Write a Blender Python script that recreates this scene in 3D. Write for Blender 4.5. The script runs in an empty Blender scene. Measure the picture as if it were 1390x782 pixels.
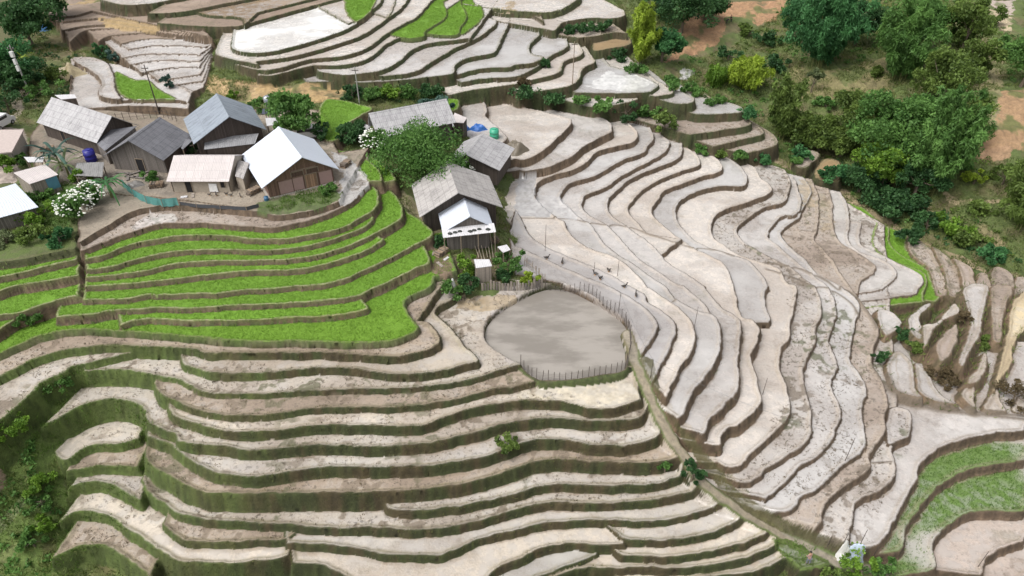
import bpy, math, random
import numpy as np
from mathutils import Vector
R = math.radians
C = bpy.context.scene.collection
random.seed(7)
RNG = np.random.default_rng(11)

# ------------------------------------------------------------------ camera model (used to lay the plan out on the ground)
PW, PH, FPX = 1390.0, 782.0, 960.0
CAM = np.array([0.0, 0.0, 51.0]); PITCH = R(37.0)
FWD = np.array([0, math.cos(PITCH), -math.sin(PITCH)]); UP = np.array([0, math.sin(PITCH), math.cos(PITCH)])

def at(px, py, z):
    """plan position of a sight line where it meets height z"""
    d = FWD + np.array([1.0, 0, 0]) * ((px - PW / 2) / FPX) - UP * ((py - PH / 2) / FPX)
    t = (z - CAM[2]) / d[2]
    return CAM + d * t

def zm(z): return -1.5 + (z + 1.5) * .80 if z < 1 else .5 + (z - 1) * .64    # survey heights to built heights

def to_px(x, y, z):
    v0, v1, v2 = x - CAM[0], y - CAM[1], z - CAM[2]
    dep = v1 * FWD[1] + v2 * FWD[2]
    dep = np.maximum(dep, 1e-3)
    return PW / 2 + FPX * v0 / dep, PH / 2 - FPX * (v1 * UP[1] + v2 * UP[2]) / dep

OX = [0, 350, 700, 1040]; OY = [0, 200, 390, 582]; K = 3.909
def P(s):
    """'4:430,555 500,530 5:0,432' -> map points; the number before ':' is the survey sheet"""
    out = []; ox = oy = 0; k = 1.0
    for tok in s.split():
        if ':' in tok:
            c, tok = tok.split(':')
            if c == 'm': ox = oy = 0; k = 1.0
            elif c == 'z3': ox, oy, k = 640, 370, 4.888
            else:
                c = int(c); ox, oy, k = OX[c % 4], OY[c // 4], K
        x, y = tok.split(',')
        out.append((ox + float(x) / k, oy + float(y) / k))
    return out

def smooth(pts, n=4, closed=False):
    p = np.array(pts, float)
    if len(p) < 3: return p
    if closed: q = np.vstack([p[-1], p, p[0], p[1]])
    else: q = np.vstack([2 * p[0] - p[1], p, 2 * p[-1] - p[-2]])
    out = []
    m = len(q) - 3
    for i in range(m):
        a, b, c, d = q[i], q[i + 1], q[i + 2], q[i + 3]
        for t in np.arange(n) / n:
            out.append(0.5 * (2 * b + (c - a) * t + (2 * a - 5 * b + 4 * c - d) * t * t + (3 * b - a - 3 * c + d) * t ** 3))
    if not closed: out.append(p[-1])
    return np.array(out)

# ------------------------------------------------------------------ noise
_lat = np.random.default_rng(3).random((256, 256))
def vnoise(x, y, s):
    x = np.asarray(x) / s; y = np.asarray(y) / s
    xi = np.floor(x).astype(int); yi = np.floor(y).astype(int)
    fx = x - xi; fy = y - yi
    fx = fx * fx * (3 - 2 * fx); fy = fy * fy * (3 - 2 * fy)
    g = lambda a, b: _lat[a & 255, b & 255]
    return (g(xi, yi) * (1 - fx) + g(xi + 1, yi) * fx) * (1 - fy) + (g(xi, yi + 1) * (1 - fx) + g(xi + 1, yi + 1) * fx) * fy
def fbm(x, y, s, o=3):
    r = 0; a = 1; t = 0
    for i in range(o):
        r = r + a * vnoise(np.asarray(x) + 37.1 * i, np.asarray(y) - 11.7 * i, s / 2 ** i); t += a; a *= .5
    return r / t
def sstep(a, b, v):
    t = np.clip((v - a) / (b - a), 0, 1); return t * t * (3 - 2 * t)

# ------------------------------------------------------------------ survey of the terraces
PATH = [(850,440,-1.3),(858,475,-1.8),(865,500,-2.2),(885,545,-3.1),(905,585,-4.6),(930,620,-6.1),(955,655,-7.5),(1000,690,-9.3),(1050,720,-11.0),(1100,745,-12.2),(1150,768,-13.2)]
PATH = [(x, y, zm(z)) for x, y, z in PATH]
RIDGE = [(640,136,.6),(660,138,.2),(720,143,-.8),(790,156,-2.4),(850,165,-3.6),(900,193,-4.8),(950,203,-5.8),(1000,215,-6.8),(1050,224,-7.8),(1100,245,-9.0),(1150,272,-9.8),(1200,306,-10.4),(1250,330,-10.9),(1300,350,-11.4),(1390,388,-12.2)]
RIDGE = [(x, y, zm(z)) for x, y, z in RIDGE]

T = []   # (level, field, riser, closing rule, crest)
def t(level, field, riser, close, s): T.append((zm(level), field, riser, close, P(s)))

# left hillside under the houses (green rice)
t(8.0,'yard','brown','G','4:420,505 500,460 600,400 700,345 800,320 960,310 1368,345 5:100,365 250,345 380,310 430,285 450,240')
t(7.0,'brown','brown','G','4:430,555 500,530 600,490 700,455 800,425 900,408 1100,408 1368,430 5:100,430 200,410 300,385 400,350 460,318 520,280 560,230 600,205')
t(6.2,'green','brown','G','4:450,600 550,580 640,540 750,510 850,490 1000,472 1200,475 1368,492 5:150,490 300,465 450,430 560,370 620,335 645,290 635,230 610,200')
t(5.4,'green','brown','G','4:455,655 600,635 700,605 850,570 1000,553 1200,548 1368,555 5:150,545 300,520 450,475 560,430 600,405 615,390')
t(4.7,'green','brown','G','4:455,695 600,685 750,665 900,630 1050,612 1368,605 5:150,600 300,580 450,540 550,500 650,450 720,410 770,365 760,310 735,260 690,220 660,200')
t(4.0,'green','brown','G','4:450,745 600,735 800,718 1000,695 1200,670 1368,660 5:150,658 300,640 450,600 560,560 640,515 665,490 650,480')
t(3.2,'green','brown','G','8:440,72 650,68 800,45 1100,40 1250,25 1368,15 5:200,743 400,722 560,660 650,620 750,570 830,525 930,465 880,400 800,350')
t(2.5,'green','brown','G','8:300,162 450,150 600,130 800,118 1000,115 1200,105 1368,98 9:200,88 400,70 540,45 620,10 5:700,720 820,655 900,625 915,590 890,540')
t(1.8,'green','brown','G','8:640,205 720,180 850,175 1000,185 1200,182 1368,178 9:200,165 400,155 540,135 590,110 545,60 530,20')
t(1.0,'green','lip','G8','8:0,355 100,310 200,265 350,235 520,230 700,240 900,255 1100,275 1368,290 9:200,290 500,298 680,290 780,265 850,225 830,180 790,130 780,80 830,40 920,5 5:940,690')
t(6.0,'green','brown','H','4:0,695 120,670 250,635 410,598')
t(5.1,'green','brown','H','4:0,765 100,735 250,715 420,683')
t(3.6,'green','brown','H','8:0,155 100,140 230,95 330,65 425,50')
t(2.7,'green','brown','H','8:0,228 40,205 80,180')
t(7.2,'weed','dark','H','4:0,610 150,590 300,560 400,540')
t(7.3,'green','brown','GR','5:590,187 640,185 660,178 655,140 600,80 500,35 400,10')
t(6.6,'green','brown','GR','5:640,195 700,185 730,172 700,120 620,60 520,10')

# lower left terraces
t(0.2,'brown','grass','B12','8:0,480 100,430 200,380 350,340 540,318 750,318 1000,330 1100,355 1368,352 9:200,355 400,355 680,375 800,365 900,340 955,310 970,280 945,230 900,190 850,180')
t(-.65,'wetbrown','grass','B12','8:955,370 965,405 1000,430 1100,455 1200,465 1368,462 9:200,445 400,435 520,440 650,460 750,468 900,462 1000,445 1100,415 1170,400 1165,370 1100,310 1000,190 940,140 960,110 1030,70 1080,40')
t(-.7,'stub','grass','B12','8:0,715 80,645 170,570 230,510 350,455 378,430')
t(-1.5,'stub','grass','B','8:385,470 430,452 480,450 650,445 820,470 950,500 1050,550 1150,570 1368,575 9:200,560 500,550 800,540 1000,520 1150,490 1300,445 1355,425')
t(-2.0,'brown','grass','B','8:815,510 835,550 870,590 950,620 1050,660 1200,685 1368,690 9:200,665 400,645 700,645 900,630 1050,600 1200,560 1368,535 10:100,508')
t(-2.6,'cream','grass','B','8:875,595 900,660 960,705 1080,740 1250,775 9:100,768 300,742 550,742 780,748 900,735 1000,692 1150,645 1368,612 10:150,608 300,625 400,650 500,655 600,625 668,600')
t(-3.7,'stub','grass','B','8:215,750 330,690 450,630 600,600 720,625 760,665 790,720 880,765 12:930,40 945,75 1000,85 1200,105 1368,125 13:200,103 400,95 600,105 800,95 1000,70 1070,45 1200,15 9:1250,745 1368,725 10:150,702 300,710 500,720 650,700 690,670')
t(-4.9,'pale','grass','B','8:440,650 550,630 680,640 750,670 790,740 12:790,45 900,85 930,120 1000,170 1100,225 1200,250 1368,265 13:200,235 350,215 600,215 800,210 1000,195 1200,160 1300,125 14:80,68 250,70 400,93 550,100 660,85 740,55 770,30 760,0')
t(-6.2,'brown','grass','B','12:765,135 775,170 850,230 950,290 1050,335 1150,350 1368,352 13:300,350 600,345 800,335 1000,315 1200,275 1368,225 14:100,185 200,175 350,180 550,190 700,190 770,185 820,172')
t(-6.8,'cream','grass','BI','12:290,130 320,165 370,165 430,120 520,90 620,90 745,62')
t(-7.7,'pale','grass','B','13:680,415 700,435 800,445 950,437 1150,405 1368,355 14:150,315 300,305 500,310 700,305 800,290 880,265')
t(-7.7,'brown','grass','BI','12:345,235 420,222 520,207 650,207 735,215')
t(-8.6,'stub','grass','B','12:750,270 790,350 870,410 950,455 1050,485 1200,497 1368,505 13:60,510 200,520 400,535 600,535 780,547 1000,535 1200,490 1368,440 14:150,410 300,400 500,405 700,390 850,370 960,340 985,315')
t(-8.8,'pale','grass','BI','12:355,325 420,305 520,290 620,320 700,365 745,385')
t(-9.5,'brown','grass','BI','12:860,510 900,560 980,600 1100,615 1250,610 1368,600 13:120,605 200,565 215,540')
t(-9.5,'pale','grass','B','13:150,620 300,622 500,640 650,670 800,685 950,685 1050,650 1200,590 1368,550 14:100,520 250,500 400,495 530,500 700,505 900,475 1050,430 1092,410 1060,360 1000,340')
t(-10.2,'cream','grass','BI','12:318,495 400,450 500,450 600,480 660,530 750,590 850,655 950,710 1100,725 1250,725 1368,710 13:80,703 170,685')
t(-10.1,'pale','grass','B','14:528,560 570,595 700,605 900,590 1050,560 1200,490 1222,470 1190,440 1115,405')
t(-10.3,'cream','grass','BI','13:180,723 330,728 430,770 560,840 900,860 1180,830 1270,748 1368,710 14:150,645 300,620 430,630 580,622')
t(-10.8,'cream','grass','B','14:518,650 570,682 700,690 850,685 1050,660 1200,620 1330,560 1362,520 1345,490 1200,445')
t(-11.4,'brown','grass','BI','12:272,697 350,660 450,625 550,625 640,680 740,750 800,800')
t(-11.2,'wet','grass','BI','13:1250,860 14:160,785 250,745 350,710 440,678')
t(-11.5,'cream','grass','B','13:1300,870 14:200,800 350,748 450,752 700,748 900,745 1050,735 1200,700 1368,640 15:60,602 70,570')
t(-12.3,'cream','grass','B','14:600,850 1000,800 1250,770 1368,735 15:110,700 160,740 150,770')

# fan of wet terraces on the right
t(1.5,'pale','brown','C0','1:1195,530 1220,590 1210,620 1280,680 1330,735')
t(.4,'cream','brown','C0','2:40,570 150,595 270,625 300,650 260,700 170,782 6:100,50 40,70 0,65')
t(-.9,'pale','brown','C0','2:100,570 300,605 450,625 505,660 510,700 440,740 360,782 6:300,50 180,105 60,130 20,125')
t(-2.3,'cream','brown','C','2:450,612 560,635 630,680 650,720 620,760 530,782 6:430,30 380,80 300,125 200,150 130,185 105,220 100,260 130,300 215,372 260,400 290,460 380,530 520,580 620,650 700,740 10:710,0 820,80 890,130 940,190 955,270 930,350 880,420 840,500 820,560 800,600')
t(-3.2,'wetpale','brown','C','2:560,625 690,660 720,690 735,740 700,782 6:680,30 560,75 470,130 400,165 300,190 250,235 240,280 280,320 355,385 400,410 440,470 500,540 620,620 720,690 10:800,0 850,65 960,125 1040,145 1080,190 1095,260 1080,350 1020,470 940,560 900,660 860,700')
t(-3.9,'pale','brown','C','2:715,680 780,720 815,750 6:815,0 780,40 650,110 560,160 480,215 380,255 355,290 360,330 400,365 470,405 560,490 620,560 720,640 850,720 10:900,0 980,70 1030,128 1052,156')
t(-4.5,'pale','brown','C','2:720,675 800,690 870,740 885,775 6:880,40 840,75 700,130 600,180 520,250 490,300 500,350 540,390 600,430 700,500 780,580 800,610 900,670 1000,740 10:1000,0 1060,70 1110,120 1175,160 1200,200 1190,300 1180,400 1190,480 1170,560 1100,640 1030,720 14:1000,32 960,22 880,0')
t(-5.2,'cream','brown','C','6:900,0 950,30 978,75 970,100 880,130 780,170 690,220 620,290 600,325 610,365 660,415 705,460 790,474 880,490')
t(-5.8,'cream','brown','C','6:950,10 1050,50 1095,95 1090,130 1000,155 900,190 800,230 750,290 725,330 735,370 800,430 880,490 950,540 1060,590 1120,640 1150,720 10:1160,0 1195,150 1250,170 1290,205 1300,225 1280,300 1250,370 1270,450 1290,540 1300,610 1260,670 1180,740 14:1130,0 1090,50 1080,88 990,85')
t(-6.5,'wetpale','brown','C','6:1060,30 1150,70 1210,120 1230,180 1200,210 1080,210 960,240 870,290 850,340 865,400 900,450 960,500 1050,545 1150,575 1240,605 1300,670 1340,740 10:1340,0 1320,60 1330,120 1355,165 1345,195')
t(-7.3,'cream','brown','C','6:1180,70 1270,110 1300,165 1350,200 1355,240 1250,290 1130,325 1060,370 1035,430 1060,490 1120,530 1200,580 7:60,640 110,720 11:160,0 155,90 130,200 130,265 80,340 70,420 110,530 130,620 120,690 40,782 14:1300,90 1200,190 1130,208 1075,182')
t(-8.1,'stub','brown','C','7:100,120 130,180 120,250 90,295 30,312 6:1310,330 1220,390 1175,435 1190,480 1250,530 7:130,640 200,700 11:260,0 290,60 295,140 265,230 270,290 215,380 195,470 215,570 240,660 240,740 15:240,20 200,90 100,160 0,215 14:1300,250 1240,290 1180,292 1115,265')
t(-8.7,'pale','brown','C','7:150,160 185,260 180,330 140,365 90,370 50,400 15,450 15,485 60,520 150,600 260,690 11:330,0 370,90 370,170 335,280 345,310 380,430 345,510 375,600 400,670 15:370,0 365,40 270,150 180,200 100,290 0,370 14:1320,372 1240,355')
t(-9.1,'wetpale','brown','C','7:200,160 240,230 215,300 185,345 170,380 90,440 85,480 140,540 210,600 280,680 11:400,0 500,100 470,210 445,380 480,440 530,540 510,650 520,760 15:530,100 440,180 380,220 280,320 180,370 160,420 100,450 10,440')
t(-9.5,'brown','brown','C','7:240,170 270,230 280,330 275,440 255,490 300,540 360,610 400,680 11:490,60 560,160 600,240 560,400 620,500 650,600 630,720 15:630,20 550,140 550,210 480,270 390,330 300,430 290,500 250,530 100,498')
t(-9.8,'brown','brown','C','7:330,220 355,320 372,480 480,560 560,610 580,640 560,680 500,720 490,782')
t(-10.1,'pale','brown','C','7:390,240 430,300 445,400 437,495 500,560 620,600 680,645 690,690 620,760')
t(-10.3,'pale','brown','C','7:428,295 440,385 480,393 510,410 500,450 502,515 590,562 700,618 830,690 11:800,40')
t(-10.5,'green','brown','C','7:420,290 520,330 580,380 590,420 570,490 600,560 700,615 850,675 11:830,60 850,80')
t(-10.9,'green','brown','C','7:570,395 650,430 655,500 700,560 840,640 870,690 11:900,20 930,40 900,80 850,75')
t(-11.2,'green','brown','C','7:660,430 750,470 740,530 780,585 860,650')
t(-10.4,'stub','brown','C','15:700,-60 720,40 665,110 680,170 680,250 640,310 500,380 470,440 440,590 400,605 280,590')
t(-10.1,'pale','brown',None,'11:665,640 750,650 775,700 760,790 15:720,60 650,85 640,30 630,-40')
t(-11.3,'pale','brown','E','15:1368,15 1200,30 1060,60 930,110 820,190 800,260 730,400 640,570 560,630 470,640')
t(-12.6,'sparse','brown','E','15:1368,170 1200,200 1080,225 960,280 860,360 800,450 740,540 735,620 690,660 600,665')
t(-13.8,'sparse','brown','E','15:1368,445 1200,445 1070,455 1000,490 920,560 890,620 890,750 700,790')
t(-15.0,'pink','brown','E','15:1368,605 1230,650 1160,700 1140,782')
t(-16.2,'pink','brown','E','15:1500,700 1300,840')
# strips beside the pond
t(-1.35,'lane','brown','V','6:0,525 150,590 300,660 450,720 580,782 10:620,60 700,120 750,190 745,240 700,320 670,355 640,350')
t(-1.85,'lane','brown','V','6:0,330 40,400 100,490 250,570 400,630 520,690 680,782 10:700,80 780,130 840,190 850,240 820,320 770,420 725,500 690,480')
# irregular plots at the far right
for L, f, s in [(-9.6,'pale','11:585,135 640,120 715,180 710,210 650,260 620,250'),
    (-9.2,'pale','11:750,180 790,130 870,85 850,120 810,170 830,230 825,280 780,260'),
    (-8.9,'cream','11:830,210 900,190 950,130 1000,90 1030,140 960,170 890,230 855,310 830,310'),
    (-8.7,'pink','11:905,300 990,200 1020,220 1010,300 940,400 910,380'),
    (-9.1,'pale','11:1020,380 1060,290 1080,200 1060,110 1050,0 1180,0 1150,150 1140,250 1090,330 1040,420'),
    (-9.8,'brown','11:1195,0 1310,0 1270,100 1255,200 1245,290 1200,280 1195,220 1190,100'),
    (-10.6,'cream2','11:1320,60 1400,30 1400,200 1330,270 1310,340 1300,400 1230,520 1200,560 1215,470 1245,400 1255,320 1275,250 1290,150'),
    (-9.7,'cream','11:1060,510 1110,440 1150,350 1175,380 1165,450 1110,515'),
    (-10.3,'cream','11:1030,570 1060,530 1115,530 1100,590 1110,640 1080,630'),
    (-10.9,'cream','11:1150,650 1200,560 1230,530 1240,600 1265,660'),
    (-11.3,'cream','11:1310,660 1320,600 1420,540 1420,670'),
    (-10.3,'wetpale','11:790,405 860,460 900,540 950,590 1020,625 900,610 820,570 795,510'),
    (-9.9,'pale','11:640,400 700,340 760,390 785,440 790,540 830,590 700,560 650,490'),
    (-10.8,'brown','7:760,470 870,540 900,600 950,700 960,782 900,782 860,650 760,560'),
    (-10.6,'brown','7:880,530 960,580 1010,640 1040,720 1045,790 970,790 950,700 920,610'),
    (-10.2,'pink','7:990,590 1090,640 1105,700 1115,790 1050,790 1040,710 1020,650'),
    (-10.4,'pink','7:1125,670 1180,690 1190,790 1118,790'),
    (-10.9,'brown','7:1205,640 1310,680 1300,790 1195,790'),
    (-11.2,'brown','7:1325,690 1420,720 1420,790 1315,790')]:
    t(L, f, 'brushy', None, s)

# terraces above the village
t(13,'white','grass','D','0:1225,225 1240,265 1368,285 1:150,262 300,220 450,170 510,140 560,100 620,40 640,0 650,-60')
t(12.2,'cream','grass','D','0:1145,270 1160,300 1368,345 1:0,328 150,310 300,275 450,230 560,190 640,140 700,95 760,50 800,0 820,-50')
t(11.4,'cream','grass','D','0:1165,320 1368,375 1:120,365 280,318 430,305 560,270 640,220 690,180 780,130 850,90 930,0')
t(10.9,'green','dark','D','1:720,190 800,205 880,195 895,165 1000,90 985,10')
t(10.5,'green','dark','D','1:890,180 980,190 1060,185 1075,150 1110,90 1080,20 1090,-20')
t(10.05,'green','dark','D','1:1065,180 1100,178 1190,100 1190,40 1150,20 1130,-20')
t(10.6,'cream','grass','D','1:0,405 100,400 250,360 320,350 430,350 550,330 640,280 680,240 740,210 780,200')
t(9.8,'pale','grass','D','1:320,382 450,402 560,392 650,380 740,340 820,270 900,235 1010,220 1130,205')
t(8.9,'pale','grass','D','1:330,392 470,405 620,408 750,400 850,380 930,330 1050,260 1150,215 1220,170 1270,115 1200,90')
t(8.0,'wetpale','grass','D','1:250,440 380,436 600,440 800,425 1000,400 1045,385 1050,350 1120,310 1250,285 1285,240 1290,220 1330,140')
t(7.0,'wetpale','grass','D','1:1060,400 1200,365 1340,360 1368,348 2:100,335 150,305 85,285 80,240 130,190')
t(6.0,'wetpale','grass','D','1:1080,440 1200,420 1368,410 2:100,370 190,300 270,260 285,235')
t(5.0,'cream','grass','D','1:1010,510 1150,480 1368,450 2:100,425 230,390 260,330 340,300 365,280')
t(4.0,'cream','grass','D','2:20,500 150,482 290,460 340,420 360,370 430,330')
t(2.4,'wet','grass','D','2:320,495 500,498 690,493 752,465 740,440 600,380 500,350')
t(1.7,'cream','grass','D','2:740,515 830,500 822,470 750,430')
t(1.2,'cream','grass','D','2:350,565 450,572 600,545 655,530')
t(.9,'wetpale','grass','D','2:850,555 930,550 948,520 850,480')
t(-.9,'wet','grass','D','2:960,610 1060,610 1210,595 1150,550 970,515')
t(-2.5,'brown','grass','D','2:920,720 1100,695 1245,668 1240,640')
t(-3.8,'brown','grass','D','2:1050,780 1200,745 1320,710 1270,660')
t(-5.0,'brown','grass','D','6:1200,40 1368,0 3:60,740 20,700')
t(-8.2,'brown','grass',None,'7:150,95 210,112 285,40 190,15')
t(-8.9,'tan','grass',None,'7:255,160 380,182 395,80 300,65')
t(10.0,'cream','dark','D','2:0,62 200,65 330,0 340,-40')
t(8.2,'cream','grass','D','2:145,155 210,165 260,120 400,98 500,100 578,88 580,60')
t(6.6,'brown','grass','D','2:330,205 450,190 520,175 590,180')
t(4.8,'tan','grass',None,'2:410,270 500,258 605,238 600,200 500,195 420,215')
t(9.0,'brown','grass','D','1:1290,75 1368,80 2:30,70 100,90 150,120 120,60')
t(13.2,'cream','dark','D','1:480,130 560,95 640,30 660,0 670,-50')
t(12.3,'cream','dark','D','1:690,100 720,50 740,-30')
# bowl at the top left
for i, (L, f, s) in enumerate([(12.6,'soil','0:255,95 400,85 490,60'),(12.2,'soil','0:300,120 520,97'),(11.8,'soil','0:330,165 450,140 580,132'),(11.4,'soil','0:370,228 450,165 600,152 640,150'),
    (11.1,'soil','0:520,225 600,190 830,172'),(10.8,'soil','0:640,235 800,207 1100,215'),(10.5,'pale','0:680,265 850,242 1090,252'),(10.2,'pale','0:650,310 800,287 1060,292'),
    (9.9,'pale','0:690,345 850,322 1060,327'),(9.6,'pale','0:750,390 900,362 1060,357'),(9.3,'pale','0:840,430 1000,407 1065,397'),(9.05,'pale','0:910,460 1000,442 1078,432'),(8.85,'pale','0:1010,497 1085,467')]):
    t(L, f, 'brown', 'A', s)
t(14.3,'brownwater','grass','D','0:1030,60 1110,85 1270,95 1300,130 1345,95 1368,70')
t(13.8,'soil','grass','D','0:830,125 1100,145 1270,142')
t(15,'soil','grass','D','0:780,75 900,72 1010,60')
t(15.8,'cream','grass','D','0:530,0 640,28 800,22 920,0')
t(8.9,'pale','brown','Y','0:375,480 380,420 410,320 500,390 540,440 525,480 540,515 640,535 920,532 1000,545')
t(8.4,'pale','brown','Y','0:360,590 500,578 650,565 850,570 1000,582')
t(9.4,'pale','brown',None,'0:385,315 470,305 560,330 600,390 615,480 640,528 540,515 525,480 540,440 500,390')
t(9.05,'green','brown',None,'0:612,385 660,400 720,425 790,430 850,480 935,528 820,532 700,532 640,500 615,460')
t(8.3,'green','brown',None,'1:350,535 450,535 520,550 610,575 560,610 480,660 430,740 350,740 320,640')
t(4.4,'green','brown',None,'1:960,530 1060,530 1060,580 1000,590')
t(13.5,'green','brown',None,'1:458,-40 462,20 470,70 508,113 545,108 600,60 632,0 640,-40')
t(8.05,'yard','brown',None,'m:95,150 250,158 330,150 430,150 455,200 470,238 440,262 350,282 250,272 110,258 60,240 40,190')

CLOSE = {
 'G': [(500,205,7.3),(330,230,8),(105,245,8)],
 'G8': [(620,370,.8),(600,300,2.4),(490,215,7.3),(330,230,8),(-70,260,8)],
 'H': [(112,245,8),(-80,245,8)],
 'GR': [],
 'B': [(760,385,-1.3),(690,372,-.5),(600,330,1.5),(480,230,7),(300,260,7.5)],
 'B12': [(612,372,.3),(600,330,1.5),(480,230,7),(300,260,7.5)],
 'E': [(1110,742,-12),(1000,560,-6),(1200,440,-9.5),(1460,470,-11.5)],
 'A': [(285,40,15),(200,-30,16),(60,-30,15)],
 'Y': [(262,122,9.2),(160,85,9.6),(95,76,9.8)],
 'D': [(720,-70,13),(560,-70,16),(330,-60,17.5)],
 'V': [(850,440,-1.3),(800,402,-1.3),(760,385,-1.3),(700,372,-1.2),(690,320,-1.4)],
 'C0': [(655,225,1.2),(615,190,3),(605,150,4.2),(640,136,1.4)],
 'C': [(800,402,-1.3),(760,385,-1.3),(705,365,-1.2),(692,300,-1.6),(655,240,1.6),(605,190,3.6),(605,150,4.2),(640,136,.6)],
}
CLOSE = {k: [(x, y, zm(z)) for x, y, z in v] for k, v in CLOSE.items()}
def slab_polygon(level, close, pts):
    p = smooth(pts, 4, closed=close is None)
    W = [at(x, y, level)[:2] for x, y in p]
    n_open = len(W)
    if close is None: return np.array(W), n_open
    if p[0][0] < 8 and close in ('G8', 'H', 'B', 'B12'):
        d = p[3] - p[0]; q = p[0] - d / max(abs(d[0]), 1) * 75
        W.insert(0, at(q[0], q[1], level)[:2]); n_open += 1
    tip = p[-1]
    extra = []
    if close in ('B', 'C'):
        extra += [q for q in reversed(PATH) if q[1] < tip[1] - 6]
    if close == 'BI': extra += [(tip[0], tip[1] - 34, level + 1.7), (480, 230, zm(7)), (300, 260, zm(7.5))]
    else: extra += CLOSE[close]
    if p[0][0] < 8 and close in ('B', 'B12'): extra.append((-95, 300, zm(7.2)))
    if close in ('C', 'C0'):
        extra += [q for q in RIDGE if q[0] < p[0][0] - 6]
    W += [at(*q)[:2] for q in extra]
    return np.array(W), n_open

# ------------------------------------------------------------------ terrain grid
DX = .13
X = np.arange(-98, 134, DX)
ys = [21.0]
while ys[-1] < 178: ys.append(ys[-1] + max(.08, .0022 * ys[-1]))
Y = np.array(ys); NX, NY = len(X), len(Y)
GX, GY = np.meshgrid(X, Y)

def inside_mask(poly):
    y0, y1 = poly[:, 1].min(), poly[:, 1].max(); x0, x1 = poly[:, 0].min(), poly[:, 0].max()
    r0, r1 = np.searchsorted(Y, y0), np.searchsorted(Y, y1); c0, c1 = np.searchsorted(X, x0), np.searchsorted(X, x1)
    c1 = min(c1 + 1, NX)
    if r1 <= r0 or c1 <= c0: return None
    tog = np.zeros((r1 - r0, c1 - c0 + 1), np.int32)
    for a, b in zip(poly, np.roll(poly, -1, 0)):
        if a[1] == b[1]: continue
        if a[1] > b[1]: a, b = b, a
        ra, rb = max(np.searchsorted(Y, a[1]), r0), min(np.searchsorted(Y, b[1]), r1)
        if rb <= ra: continue
        rr = np.arange(ra, rb)
        xc = a[0] + (Y[rr] - a[1]) * (b[0] - a[0]) / (b[1] - a[1])
        np.add.at(tog, (rr - r0, np.clip(np.searchsorted(X, xc) - c0, 0, c1 - c0)), 1)
    return r0, r1, c0, c1, (np.cumsum(tog, 1)[:, :-1] & 1).astype(bool)

def band_distance(poly, D, band, closed=True):
    """unsigned distance to the outline within band, written into D (full grid)"""
    q = poly
    nxt = np.roll(q, -1, 0) if closed else q[1:]
    for a, b in zip(q, nxt):
        L = math.hypot(*(b - a)); k = max(1, int(L / 4))
        for i in range(k):
            s, e = a + (b - a) * i / k, a + (b - a) * (i + 1) / k
            r0, r1 = np.searchsorted(Y, min(s[1], e[1]) - band), np.searchsorted(Y, max(s[1], e[1]) + band)
            c0, c1 = np.searchsorted(X, min(s[0], e[0]) - band), np.searchsorted(X, max(s[0], e[0]) + band)
            if r1 <= r0 or c1 <= c0: continue
            dx, dy = e - s; l2 = dx * dx + dy * dy + 1e-9
            xx = X[None, c0:c1] - s[0]; yy = Y[r0:r1, None] - s[1]
            u = np.clip((xx * dx + yy * dy) / l2, 0, 1)
            d = np.sqrt((xx - u * dx) ** 2 + (yy - u * dy) ** 2)
            np.minimum(D[r0:r1, c0:c1], d, out=D[r0:r1, c0:c1])

# underlying hillside: thin-plate style fit to height marks
marks = [(-90,0,14),(0,0,12.5),(60,10,12.5),(0,60,10.2),(30,90,9.3),(60,70,9.9),(0,130,8.7),(90,105,9.0),(90,122,8.6),(20,170,8.4),(60,120,9.1),(100,70,10.2),(-90,170,8.3),(0,220,8.0),(0,270,7.7),(60,270,7.7),(90,300,7.5),(-90,300,7.5),(150,-60,17),(330,-60,19),(560,-80,18),(760,-80,14),
 (290,112,9.5),(340,120,9.3),(320,132,8.5),(300,98,10),(400,112,9.2),(420,130,8.4),(450,125,8.2),(520,122,7.2),(600,118,6.4),(700,128,2.2),(640,128,4),(800,146,-1.2),(860,158,-2.6),(930,178,-4.4),
 (480,185,7.6),(520,190,6.4),(560,190,5.2),(600,190,4),(640,195,2.6),(680,195,1.2),(690,215,.2),(640,240,2.0),(600,250,2.4),(560,250,3.3),(530,240,5),(620,300,1.9),(670,300,.2),(640,330,.6),(600,345,1.0),(660,372,-.8),(700,375,-1.4),(615,380,.2),
 (890,80,2),(900,112,.2),(925,100,-.6),(960,140,-3.2),(1000,150,-5),(1040,185,-7.6),(1100,220,-10),(1150,250,-11.6),(1200,288,-13),(1300,332,-14),(1390,372,-15),(1480,410,-16),
 (880,20,6),(880,-40,9),(950,60,1.5),(1000,20,4),(1060,20,5),(1000,90,-1),(1060,110,-2.5),(1120,110,-1.5),(1150,160,-5),(1130,60,2.5),(1200,60,3.5),(1200,150,-3.4),(1200,220,-7.5),(1250,120,.3),(1250,200,-5),(1250,260,-9.5),(1320,60,5),(1320,150,.6),(1320,220,-4.5),(1320,290,-10),(1390,60,6.5),(1390,150,1.6),(1390,220,-3.2),(1390,300,-9),(1390,-40,12),(1200,-40,9.5),(1060,-40,9),(1480,-40,13),(1480,150,2),(1480,300,-8),
 (1100,762,-13.2),(1060,765,-13.2),(1160,778,-14.2),(1280,800,-16.5),(1480,800,-18),(1000,850,-14.5),(600,850,-14.5),(200,850,-15),
 (0,600,-4.0),(40,560,-3.0),(60,640,-7.0),(70,700,-9.8),(40,720,-10.2),(0,660,-6.6),(0,782,-14),(70,782,-13.2),(-90,600,-6),(-90,782,-14),(-90,450,0),(40,320,7.2),(0,340,6.4),(110,320,7)]
marks = [(x, y, zm(z)) for x, y, z in marks]
SL = []
M = [list(at(px, py, z)[:2]) + [z] for px, py, z in marks]
for px, py, z in PATH[2:]: M.append(list(at(px, py, z - .1)[:2]) + [z - .1])
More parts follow.
